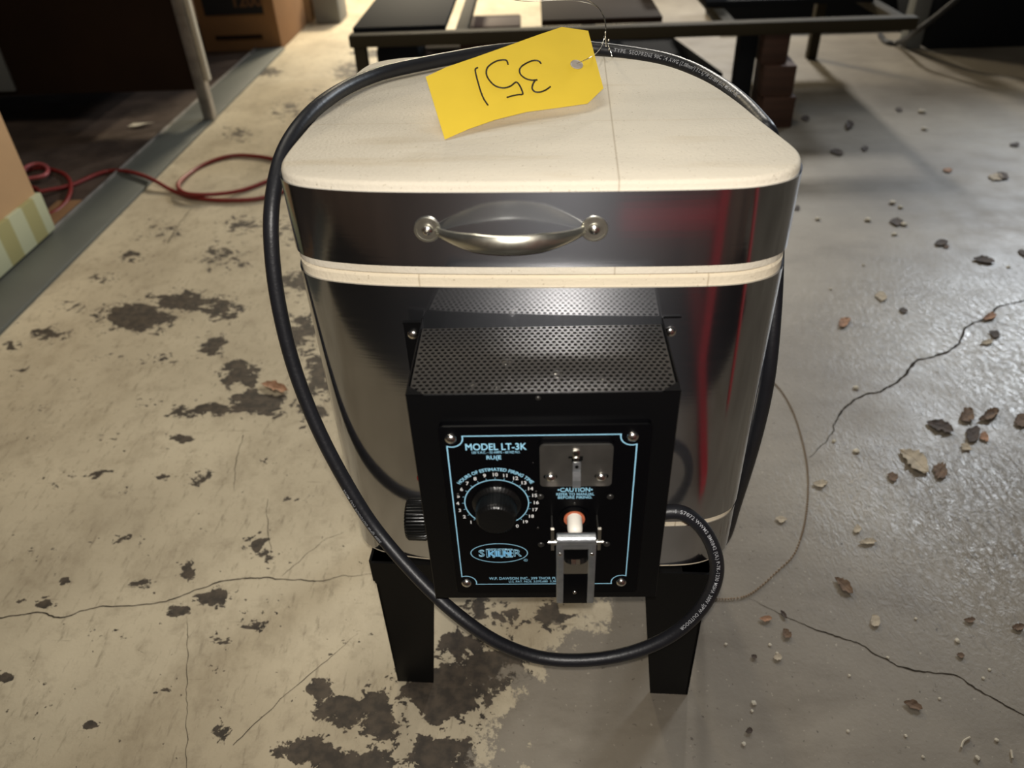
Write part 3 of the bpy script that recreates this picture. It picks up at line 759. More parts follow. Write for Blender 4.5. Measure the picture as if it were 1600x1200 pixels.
box(bm, WX0, WX0 + 0.0062, WY - 0.0044, WY + 0.0040, WB + 0.001, WT - 0.003, 0.0012)
box(bm, WX1 - 0.0062, WX1, WY - 0.0044, WY + 0.0040, WB + 0.001, WT - 0.003, 0.0012)
box(bm, WX0 + 0.003, WX1 - 0.003, WY - 0.0040, WY + 0.0030, 0.4400, 0.4480, 0.0008)
weight = obj('drop_weight', bm, M['zinc'], cbox)
bm = BM(); box(bm, WX0 + 0.0055, WX1 - 0.0055, WY - 0.0022, WY + 0.0030, WB - 0.0015, 0.4075, 0.0004)
obj('latch_block', bm, M['plate_black'], weight)
bm = BM()
poly = [(WX0 + 0.0062, 0.4080), (WX1 - 0.0062, 0.4080), (WX1 - 0.0062, 0.4262)] + [(0.02565 + 0.0095 * math.cos(a), 0.4255 - 0.0062 * math.sin(a)) for a in [math.pi * i / 8 for i in range(1, 8)]] + [(WX0 + 0.0062, 0.4262)]
prism(bm, poly, XZ, WY + 0.0030, WY - 0.0026)
obj('latch_clip', bm, M['screw'], weight, smooth_=False)
for x in (WX0 + 0.0033, WX1 - 0.0033): pan_screw(x, WY - 0.0044, 0.4345, 0.0018, M['screw'], weight, h=0.0006, name='pin_head')
pan_screw(0.0252, WY - 0.0024, 0.3830, 0.0018, M['screw'], weight, name='set_screw')

# knob and pilot light on the left side of the box
bm = BM()
kc = Vector((BX0, -0.0600, 0.3880))
lathe(bm, [(0.0215, 0.0), (0.0215, 0.0030), (0.0190, 0.0040), (0.0205, 0.0080), (0.0200, 0.0240), (0.0180, 0.0262), (0.0, 0.0262)], kc, (-1, 0, 0), 144, ribs=36, rib_d=0.0016)
obj('side_knob', bm, M['knob'], cbox)
bm = BM(); lathe(bm, [(0.0052, 0), (0.0052, 0.006)] + [(0.0052 * math.cos(a), 0.006 + 0.006 * math.sin(a)) for a in (0.4, 0.8, 1.2, 1.5)], (BX0, -0.0560, 0.4385), (-1, 0, 0), 20)
obj('pilot_light', bm, M['red_lens'], cbox)
bm = BM(); lathe(bm, [(0.0120, 0.0), (0.0120, 0.003), (0.0100, 0.004), (0.0095, 0.0095), (0.0, 0.0095)], (BX1, -0.052, 0.3845), (1, 0, 0), 28)
obj('strain_relief', bm, M['knob'], cbox)

# ------------------------------------------------------------------ power cord
CR = 0.0071
path = [Vector((BX1 + 0.002, -0.052, 0.3845))]
for (x, y), Y in (((1056, 799), -.053), ((1078, 807), -.055), ((1103, 832), -.060), ((1119, 870), -.066), ((1118, 908), -.072), ((1098, 948), -.078), ((1062, 984), -.083), ((1015, 1010), -.088), ((960, 1026), -.091), ((900, 1032), -.092), ((840, 1027), -.090), ((780, 1005), -.086), ((732, 974), -.078),
    ((684, 934), -.062), ((640, 889), -.042), ((600, 843), -.021), ((565, 795), -.006), ((520, 717), .012), ((487, 648), .026), ((458, 570), .040), ((438, 490), .052), ((427, 420), .062), ((423, 350), .074), ((428, 295), .092), ((440, 245), .114)):
    path.append(aty(x, y, Y))
for (x, y), z in (((463, 203), .695), ((497, 166), .7035), ((540, 137), .7045), ((590, 116), .7045), ((640, 104), .7045), ((700, 92), .7045), ((770, 80), .7045), ((840, 74), .7030), ((900, 73), .6990), ((950, 78), .6960), ((1000, 85), .6930), ((1045, 94), .6920), ((1090, 111), .6905), ((1130, 135), .6900), ((1150, 150), .6900), ((1170, 168), .6895), ((1188, 188), .6880), ((1204, 209), .684)):
    path.append(atz(x, y, z))
for (x, y), X in (((1208, 240), .2225), ((1211, 290), .2235), ((1214, 350), .224), ((1213, 420), .224), ((1209, 500), .224), ((1199, 600), .226), ((1176, 700), .228), ((1148, 790), .230), ((1127, 850), .232)):
    path.append(atx(x, y, X))
path += [Vector((0.235, 0.24, 0.02)), Vector((0.20, 0.32, 0.0075)), Vector((0.10, 0.40, 0.0075)), Vector((-0.02, 0.42, 0.0075))]
cpts = smooth(catmull(path, 10), 12)
bm = BM(); tube(bm, cpts, CR, 18)
cord = obj('power_cord', bm, M['cord'], kiln)
cum = [0]
for a, b in zip(cpts, cpts[1:]): cum.append(cum[-1] + (b - a).length)
def cord_at(s):
    s = max(0, min(cum[-1] - 1e-6, s)); lo = 0
    import bisect
    lo = bisect.bisect_right(cum, s) - 1; f = (s - cum[lo]) / (cum[lo + 1] - cum[lo])
    return cpts[lo].lerp(cpts[lo + 1], f), (cpts[min(lo + 2, len(cpts) - 1)] - cpts[max(lo - 1, 0)]).normalized()
def s_near(px, py, a=0, b=None):
    best = (1e9, 0)
    for i, p in enumerate(cpts):
        if i < a or (b and i > b): continue
        d = p - CAM; zz = d.dot(F_); X = 800 + FPX * d.dot(R_) / zz; Y = 600 - FPX * d.dot(U_) / zz
        best = min(best, (math.hypot(X - px, Y - py), cum[i]))
    return best[1]
def cord_text(bm, s, s0, size, facing, sgn=1, lift=0.0):
    """prints text along the rubber, on the side turned to 'facing'"""
    def fn(a, b):
        p, t = cord_at(s0 + sgn * a); n = facing(p); n = (n - t * n.dot(t)).normalized(); side = (t * sgn).cross(n) * -1
        side = n.cross(t * sgn)
        v = (b - size * 0.33) / CR
        return p + (n * math.cos(v) + side * math.sin(v)) * (CR + 0.00015)
    text_into(bm, s, size, fn, bold=0.00002, align='LEFT', xs=1.05, spacing=1.12)
upf = lambda p: (CAM - p).normalized() + Vector((0, 0, 0.12))
bm = BM(); cord_text(bm, "TYPE  SEOPRENE 90C 14 AWG (2.08mm\u00b2) 3/C SJPW E51864 (UL) MSHA P-7K", s_near(958, 76), 0.0058, upf)
obj('cord_lettering', bm, M['cord_print'], cord, smooth_=False)
bm = BM(); sidef = lambda p: (CAM - p).normalized() + Vector((0.12, 0, 0))
cord_text(bm, '1 S7072 WWMS 8M0842 (UL) P-7K-1230 MSHA 300V SJPW OUTDOOR', s_near(1052, 798, 0, 160), 0.0048, sidef)
obj('cord_lettering', bm, M['cord_print'], cord, smooth_=False)
bm = BM(); cord_text(bm, '300V SJPW OUTDOOR (UL) MSHA', s_near(600, 843, 0, 300), 0.0040, lambda p: (CAM - p).normalized() + Vector((-0.9, 0, 0)))
obj('cord_lettering', bm, M['cord_print'], cord, smooth_=False)

# ------------------------------------------------------------------ stand
SR = Matrix.Rotation(-0.052, 4, 'Z'); SC = Vector((0.0015, 0.178, 0)); SW = Matrix.Translation(SC) @ SR
stand = empty('kiln_stand', SC, SR)
tag(stand, 'black folded steel stand with four tapered legs carrying the steel kiln', 'stand')
sh, sd, zt = 0.1905, 0.178, 0.2442
bm = BM()
for sx in (-1, 1):
    vs = box(bm, min(sx * sh, sx * (sh + .003)), max(sx * sh, sx * (sh + .003)), -sd, sd, 0.208, zt, F=SW)
    box(bm, min(sx * (sh - .03), sx * sh), max(sx * (sh - .03), sx * sh), -sd, sd, zt - 0.003, zt, F=SW)
for sy in (-1, 1):
    box(bm, -sh, sh, min(sy * sd, sy * (sd + .003)), max(sy * sd, sy * (sd + .003)), 0.208, zt, F=SW)
    box(bm, -sh, sh, min(sy * (sd - .03), sy * sd), max(sy * (sd - .03), sy * sd), zt - 0.003, zt, F=SW)
obj('top_rail', bm, M['stand_black'], stand, smooth_=False)
for sx in (-1, 1):
    for sy in (-1, 1):
        bm = BM(); th = 0.003; z1 = zt - 0.0032
        prof = [(0, 0.0), (0.048, 0.0), (0.068, 0.200), (0.080, z1), (0, z1)]
        def fx(a, b, d): return SW @ Vector((sx * (sh - a), sy * (sd - d), b))
        def fy(a, b, d): return SW @ Vector((sx * (sh - d), sy * (sd - a), b))
        prism(bm, prof, fx, 0, th); prism(bm, [(a * 0.8, b) for a, b in prof], fy, 0, th)
        obj('leg', bm, M['stand_black'], stand, smooth_=False)
for sy in (-0.13, 0.13):
    p = SW @ Vector((sh + 0.003, sy, 0.226)); bm = BM(); lathe(bm, [(0.0068, 0), (0.0066, 0.0025), (0.0045, 0.0045), (0.0, 0.0050)], p, SR @ Vector((1, 0, 0)), 18)
    obj('bolt', bm, M['screw'], stand)

# ------------------------------------------------------------------ yellow tag on the lid
TL = Vector((-0.102, 0.165, 0.732)); BL = Vector((-0.082, 0.100, 0.6985)); BR = atz(918, 162, 0.704)
PN = (TL - BL).cross(BR - BL).normalized()
def onplane(x, y, off=0.0):
    d = ray(x, y); t = (BL - CAM).dot(PN) / d.dot(PN)
    return CAM + d * (t - off / d.length)
cols = [(0.0, (695, 218), (665, 120)), (0.18, (733, 201.5), (697, 105)), (0.36, (773, 187.5), (741, 90)), (0.55, (823, 175), (792, 72)), (0.75, (876, 168), (842, 54)), (0.90, (918, 162), (878, 42)), (1.0, (943, 138), (919, 48))]
def tagpt(u, v, off=0.0):
    for (u0, b0, t0), (u1, b1, t1) in zip(cols, cols[1:]):
        if u <= u1 + 1e-9:
            f = (u - u0) / (u1 - u0)
            b = (b0[0] + (b1[0] - b0[0]) * f, b0[1] + (b1[1] - b0[1]) * f); t = (t0[0] + (t1[0] - t0[0]) * f, t0[1] + (t1[1] - t0[1]) * f)
            return onplane(b[0] + (t[0] - b[0]) * v, b[1] + (t[1] - b[1]) * v, off)
bm = BM()
us = sorted({round(i / 20, 4) for i in range(21)} | {0.36, 0.18, 0.9}); rows = 6
for off in (0.0003, -0.0001):
    g = [[bm.verts.new(tagpt(u, j / rows, off)) for j in range(rows + 1)] for u in us]
    for i in range(len(us) - 1):
        for j in range(rows): bm.faces.new((g[i][j], g[i + 1][j], g[i + 1][j + 1], g[i][j + 1]))
card = obj('lot_tag', bm, M['tag'])
tag(card, 'yellow card tag with handwritten number 351 lying on the kiln lid', 'tag')
def stroke(bm, pts, r):
    P = catmull([onplane(730 + x / 11.43, 80 + y / 11.43, 0.0004) for x, y in pts], 6); tube(bm, P, r, 6)
bm = BM()
stroke(bm, [(190, 295), (155, 310), (145, 350), (165, 450), (200, 580), (245, 730), (300, 860), (372, 968)], 0.00085)
stroke(bm, [(728, 240), (715, 185), (680, 160), (610, 160), (520, 180), (420, 235), (358, 300), (340, 380), (360, 460), (420, 550), (500, 620), (600, 655), (700, 652), (780, 620), (830, 580), (875, 555), (920, 590), (965, 670), (990, 765), (900, 780), (800, 800), (705, 828)], 0.00085)
stroke(bm, [(1320, 225), (1285, 185), (1220, 168), (1140, 180), (1050, 220), (970, 275), (935, 335), (950, 410), (1010, 470), (1080, 505), (1160, 520), (1250, 512)], 0.00085)
stroke(bm, [(1250, 512), (1210, 530), (1175, 590), (1160, 660), (1190, 715), (1250, 735), (1330, 725), (1410, 690), (1485, 635)], 0.00085)
obj('handwriting', bm, M['ink'], card)
ec = onplane(901, 101, 0.0006); en = -PN if PN.dot(CAM - ec) < 0 else PN
bm = BM(); lathe(bm, [(0.0062, 0.0), (0.0062, 0.0004), (0.0056, 0.0008), (0.0050, 0.0003), (0.0, 0.0003)], ec, en, 26)
obj('eyelet', bm, M['eyelet'], card)
bm = BM()
k0 = atz(947, 72, 0.7065)
hook = smooth(catmull([ec + en * 0.001, onplane(925, 88, 0.004), atz(938, 76, 0.716), aty(943, 62, k0.y), aty(947, 40, k0.y + .01), aty(942, 22, k0.y + .02), aty(930, 9, k0.y + .03), aty(905, 2, k0.y + .035), aty(870, 0, k0.y + .04), aty(820, 2, k0.y + .04), aty(780, -8, k0.y + .03), aty(830, -22, k0.y + .03), aty(890, -12, k0.y + .03), aty(920, 1, k0.y + .03), aty(938, 16, k0.y + .022), aty(946, 40, k0.y + .012), aty(944, 60, k0.y)], 8), 2)
tube(bm, hook, 0.00042, 6)
tube(bm, [k0, aty(946, 50, k0.y), aty(947, 60, k0.y)], 0.0006, 6)
tw = [aty(943, 58, k0.y), aty(946, 62, k0.y - .002), atz(949, 68, 0.7045), atz(953, 78, 0.7035), atz(957, 90, 0.6965), atz(958, 93, 0.6890), atz(955, 80, 0.6885), atz(947, 66, 0.692), k0]
tube(bm, smooth(catmull(tw, 5), 1), 0.00045, 6)
for x, y in ((946, 51), (946, 58), (951, 63), (952, 77)):
    p = aty(x, y, k0.y - .002); lathe(bm, [(0.0003, -0.0014), (0.0012, 0), (0.0003, 0.0014)], p, (0.3, 0.2, 1), 8)
obj('tie_wire', bm, M['wire'], card)

# ------------------------------------------------------------------ surroundings: left side
def boxobj(name, x0, x1, y0, y1, z0, z1, m, parent=None, bev=0.003, rot=0.0):
    bm = BM(); F = None
    if rot: c = Vector(((x0 + x1) / 2, (y0 + y1) / 2, 0)); F = Matrix.Translation(c) @ Matrix.Rotation(rot, 4, 'Z') @ Matrix.Translation(-c)
    box(bm, x0, x1, y0, y1, z0, z1, bev, 2, F); return obj(name, bm, m, parent)

cab = empty('dark_cabinet', (-2.1, 2.65, 0)); tag(cab, 'dark brown raised cabinet with bare metal corner post at upper left', 'cabinet')
boxobj('front_board', -3.1, -1.262, 2.36, 2.385, 0.115, 1.5, M['brown_panel'], cab)
boxobj('carcass', -3.08, -1.56, 2.386, 2.95, 0.115, 1.5, M['brown_panel'], cab)
boxobj('corner_post', -1.262, -1.222, 2.335, 2.375, 0.012, 1.5, M['post'], cab, 0.002)
boxobj('corner_post', -3.12, -3.08, 2.335, 2.375, 0.0, 1.5, M['post'], cab, 0.002)
boxobj('grey_panel', -2.8, -1.945, 2.345, 2.358, 0.135, 0.6, M['grey_leg'], cab, 0.001)
boxobj('edge_strip', -1.221, -1.205, 2.345, 2.37, 0.15, 1.2, M['chip'], cab, 0.001)

cb = empty('cardboard_box', (-1.62, 1.0, 0)); tag(cb, 'tan cardboard box with pale green striped base at left edge of photo', 'box')
P0 = -1.372
boxobj('carton', -2.0, P0, 0.3, 1.395, 0.018, 0.75, M['cardboard'], cb, 0.004)
m = mat('green_striped_paper', srgb(170, 172, 128), 0.8)
nt = m.node_tree; N = nt.nodes; tcn = N.new('ShaderNodeTexCoord'); wv = N.new('ShaderNodeTexWave'); wv.bands_direction = 'Y'; wv.inputs['Scale'].default_value = 2.6; wv.inputs['Distortion'].default_value = 0.6
rp = N.new('ShaderNodeValToRGB'); rp.color_ramp.interpolation = 'LINEAR'; rp.color_ramp.elements[0].position = 0.42; rp.color_ramp.elements[1].position = 0.55
rp.color_ramp.elements[0].color = srgb(146, 140, 92); rp.color_ramp.elements[1].color = srgb(168, 170, 140)
nt.links.new(tcn.outputs['Object'], wv.inputs['Vector']); nt.links.new(wv.outputs[0], rp.inputs[0]); nt.links.new(rp.outputs[0], N['Principled BSDF'].inputs['Base Color'])
M['stripes'] = m
boxobj('striped_base', -2.01, P0 + 0.012, 0.29, 1.40, 0.018, 0.125, M['stripes'], cb, 0.002)

ct = empty('printed_carton', (-1.42, 3.6, 0)); tag(ct, 'brown carton with black printed panel standing behind the cabinet post', 'box')
boxobj('carton', -1.63, -1.245, 3.42, 3.95, 0.0, 0.62, M['cardboard_dark'], ct, 0.004)
boxobj('label_panel', -1.585, -1.30, 3.412, 3.4195, 0.165, 0.42, M['black_print'], ct, 0.0)
boxobj('flap_seam', -1.56, -1.33, 3.412, 3.4195, 0.055, 0.072, M['brown_panel'], ct, 0.0)
bm = BM()
text_into(bm, '1200', 0.075, lambda a, b: (-1.37 + a, 3.4105, 0.20 + b), bold=0.003)
obj('label_lettering', bm, M['brown_print'], ct, smooth_=False)
c2 = boxobj('carton', -1.60, -1.23, 4.0, 4.7, 0.0, 0.5, M['cardboard'], None, 0.004); tag(c2, 'lit tan carton in the bright aisle behind the printed carton', 'box')
c3 = boxobj('bin', -1.20, -1.06, 3.95, 4.15, 0.0, 0.22, M['grey_leg'], None, 0.01); tag(c3, 'small grey bin in bright aisle beside the lit tan carton', 'bin')

# red hose on the floor
def hosept(x, y, z=0.007): return atz(x, y, z)
hp = [hosept(*p) for p in ((60, 300, .02), (110, 290), (150, 273), (175, 267))] + [hosept(200, 268, .02), hosept(225, 275, .022), hosept(245, 284, .02), hosept(268, 297), hosept(300, 308), (hosept(345, 313)), hosept(400, 311), hosept(440, 300), hosept(470, 280), hosept(450, 255), hosept(425, 248), hosept(400, 244), hosept(365, 243), hosept(330, 252), hosept(300, 268), hosept(278, 288, .018), hosept(290, 302, .02), hosept(330, 304, .018), hosept(380, 297), hosept(430, 278)]
bm = BM(); tube(bm, smooth(catmull(hp, 10), 4), 0.0062, 12)
hose = obj('red_hose', bm, M['red_hose']); tag(hose, 'red hose looping over grey floor strip toward the kiln', 'hose')
bm = BM(); tube(bm, smooth(catmull([hosept(20, 330), hosept(70, 336), hosept(98, 322), hosept(110, 300, .014), hosept(108, 280), hosept(92, 268), hosept(60, 262), hosept(35, 270), hosept(30, 285), hosept(60, 296)], 10), 3), 0.0062, 12)
hose2 = obj('red_hose', bm, M['red_hose']); tag(hose2, 'red hose coil on the dark floor beside the tan cardboard box', 'hose')
bm = BM(); tube(bm, smooth(catmull([hosept(20, 285, .02), hosept(40, 262, .021), hosept(60, 256, .021), hosept(74, 262, .02), hosept(70, 274, .021), hosept(40, 280, .02)], 10), 2), 0.0062, 12)
hose3 = obj('red_hose', bm, mat('pink_hose', srgb(170, 84, 84), 0.45)); tag(hose3, 'short faded pink end of hose atop the red coil at left', 'hose')
bm = BM()
c = atz(222, 198, 0.0); pp = [(-.05, -.01), (-.01, -.02), (.02, 0), (.045, .02), (0, .012), (-.03, .005)]
vs = [bm.verts.new((c.x + a, c.y + b, 0.004 + 0.008 * abs(math.sin(60 * a)))) for a, b in pp]; bm.faces.new(vs)
r = bmesh.ops.extrude_face_region(bm, geom=list(bm.faces)); [setattr(v, 'co', v.co + Vector((0, 0, .001))) for v in r['geom'] if isinstance(v, bmesh.types.BMVert)]
tag(obj('paper_scrap', bm, M['chip']), 'pale paper scrap on dark floor in front of the cabinet', 'scrap')

# ------------------------------------------------------------------ surroundings: frame on cribbing at the back
fr = empty('steel_frame', (0.3, 2.5, 0)); tag(fr, 'long low olive steel frame standing behind the kiln on timber blocks', 'frame')
boxobj('front_rail', -0.615, 1.225, 2.12, 2.17, 0.300, 0.338, M['olive'], fr, 0.003)
boxobj('rear_rail', -0.615, 1.225, 2.98, 3.03, 0.300, 0.338, M['olive'], fr, 0.003)
for x in (-0.595, -0.25, 0.18, 0.64, 1.19): boxobj('cross_member', x - 0.02, x + 0.02, 2.17, 2.98, 0.302, 0.330, M['olive'], fr, 0.002)
boxobj('deck_panel', -0.61, -0.30, 2.18, 2.97, 0.331, 0.350, M['black_cab'], fr, 0.002)
boxobj('deck_panel', 0.02, 0.42, 2.20, 2.97, 0.331, 0.350, M['brown_panel'], fr, 0.002)
boxobj('deck_panel', 0.60, 1.18, 2.40, 2.97, 0.331, 0.350, M['black_cab'], fr, 0.002)
for x, y in ((-0.585, 2.145), (-0.585, 3.0), (1.19, 2.97)):
    boxobj('leg', x - 0.02, x + 0.02, y - 0.02, y + 0.02, 0.0, 0.302, M['olive'], fr, 0.002)
boxobj('motor_housing', -0.56, -0.40, 2.25, 2.42, 0.10, 0.28, M['black_cab'], fr, 0.03)
boxobj('lower_shelf', -0.50, 0.15, 2.60, 2.92, 0.10, 0.14, M['brown_panel'], fr, 0.004)

def crib(x0, x1, y0, y1, z0, z1, label, rot=0.0, m='wood'):
    tag(boxobj('timber_block', x0, x1, y0, y1, z0, z1, M[m], None, 0.004, rot), label, 'block')
crib(0.765, 0.875, 2.105, 2.26, 0.0, 0.105, 'bottom timber block of the stack under the olive frame', 0.03)
crib(0.760, 0.865, 2.110, 2.26, 0.106, 0.205, 'middle timber block with lit top, under the olive frame', -0.04)
crib(0.745, 0.830, 2.130, 2.26, 0.206, 0.300, 'top timber block touching the underside of the olive frame', 0.02)
tag(boxobj('black_post', 0.675, 0.735, 2.16, 2.22, 0.0, 0.298, M['black_cab'], None, 0.004), 'slim black post just left of the timber block stack', 'post')
tag(boxobj('dark_block', 0.02, 0.60, 2.20, 2.90, 0.0, 0.15, M['black_cab'], None, 0.01, 0.18), 'low black block on the floor beneath the olive frame', 'crate')  # plain near-black block under the frame
tag(boxobj('brown_box', -0.20, -0.06, 2.25, 2.42, 0.0, 0.16, M['brown_panel'], None, 0.004), 'small dark brown box under frame behind the yellow tag', 'box')
tag(boxobj('cardboard_box', 0.44, 0.70, 2.55, 2.80, 0.351, 0.50, M['cardboard'], None, 0.004), 'tan cardboard box sitting on the olive frame deck', 'box')
bm = BM()
for i in range(9):
    a = i * 0.7; x = -0.56 + 0.05 * i; y = 2.28 + 0.05 * math.sin(i)
tag(boxobj('tool_box', -0.30, -0.06, 2.65, 2.85, 0.141, 0.24, M['wood'], None, 0.006), 'reddish brown box on the lower shelf of the olive frame', 'box')
tag(boxobj('pale_block', -0.47, -0.40, 2.22, 2.32, 0.0, 0.07, M['chip'], None, 0.004), 'pale block on the floor under the frame\'s left end', 'block')

bc = empty('black_cabinet', (2.2, 3.3, 0)); tag(bc, 'black cabinet with recessed grey plinth in upper right corner', 'cabinet')
boxobj('carcass', 1.72, 3.2, 3.05, 3.65, 0.0, 0.30, M['black_cab'], bc, 0.005)
boxobj('upper_carcass', 1.76, 3.2, 3.08, 3.65, 0.315, 1.0, M['black_cab'], bc, 0.005)
boxobj('divider_strip', 1.70, 2.25, 3.03, 3.09, 0.30, 0.315, M['grey_leg'], bc, 0.002)
bl_ = boxobj('machine_leg', 1.63, 1.70, 3.08, 3.15, 0.0, 0.75, M['grey_leg'], None, 0.003); tag(bl_, 'grey square steel leg at the left side of black cabinet', 'leg')
bm = BM(); tube(bm, smooth(catmull([atz(1375, 55, .008), atz(1385, 66, .008), atz(1405, 66, .02), aty(1430, 50, 2.9), aty(1460, 28, 2.85), aty(1500, -5, 2.8), aty(1520, -25, 2.8)], 8), 2), 0.011, 10)
tag(obj('black_cable', bm, M['cord']), 'grey-black cable hanging in front of the black cabinet', 'cable')
bm = BM(); box(bm, 0.9, 1.9, 3.5, 3.9, 0.0, 0.14, 0.01); tag(obj('floor_mat_stack', bm, M['black_cab']), 'low black slab on the floor beyond the olive frame', 'slab')

# ------------------------------------------------------------------ ball chain on the floor
chain_px = ((1200, 588), (1222, 612), (1240, 645), (1253, 685), (1261, 725), (1263, 765), (1259, 810), (1250, 845), (1238, 870), (1215, 892), (1190, 915), (1168, 930), (1145, 935), (1118, 935), (1095, 928))
cp = smooth(catmull([atz(x, y, 0.0016) for x, y in chain_px], 12), 3)
bm = BM(); tube(bm, cp, 0.0004, 5); acc = 0
for a, b in zip(cp, cp[1:]):
    acc += (b - a).length
    if acc > 0.0038:
        acc = 0; lathe(bm, [(0.0003, -0.0013), (0.0013, -0.0008), (0.0017, 0), (0.0013, 0.0008), (0.0003, 0.0013)], b, (b - a), 6)
tag(obj('ball_chain', bm, M['chain']), 'thin ball chain curving over concrete beside the kiln', 'chain')

# ------------------------------------------------------------------ dry leaves and debris
def leaf_mesh(x, y, lpx, wpx, ang, m, curl=0.3, ragged=0.25, seed=0):
    """a curled dry leaf: pixel centre, length and width in pixels, angle in the picture (degrees)"""
    rnd = random.Random(seed); c = atz(x, y)
    e = atz(x + math.cos(math.radians(ang)) * lpx / 2, y - math.sin(math.radians(ang)) * lpx / 2) - c
    q = atz(x - math.sin(math.radians(ang)) * wpx / 2, y - math.cos(math.radians(ang)) * wpx / 2) - c
    bm = BM(); n, k = 14, 6; grid = []
    sz = e.length
    for i in range(n + 1):
        t = i / n * 2 - 1; wd = (1 - abs(t) ** 1.8) ** 0.8 * (1 + 0.25 * t); row = []
        rg = 1 + ragged * (rnd.random() - 0.5) * 2
        for j in range(k + 1):
            s = j / k * 2 - 1
            p = c + e * t + q * (s * wd * rg + 0.12 * math.sin(t * 3 + seed))
            p.z = 0.0012 + sz * curl * (0.55 * (s * s) * wd + 0.30 * t * t) + sz * 0.10 * (noise.noise(Vector((t * 3, s * 3, seed))) + 0.5)
            row.append(p)
        grid.append(row)
    for dz_ in (0, 0.0005):
        g = [[bm.verts.new(p + Vector((0, 0, dz_))) for p in row] for row in grid]
        for i in range(n):
            for j in range(k): bm.faces.new((g[i][j], g[i + 1][j], g[i + 1][j + 1], g[i][j + 1]))
    tube(bm, [grid[i][k // 2] + Vector((0, 0, 0.0006)) for i in range(n + 1)], sz * 0.012, 5)
    return obj('dry_leaf', bm, m)

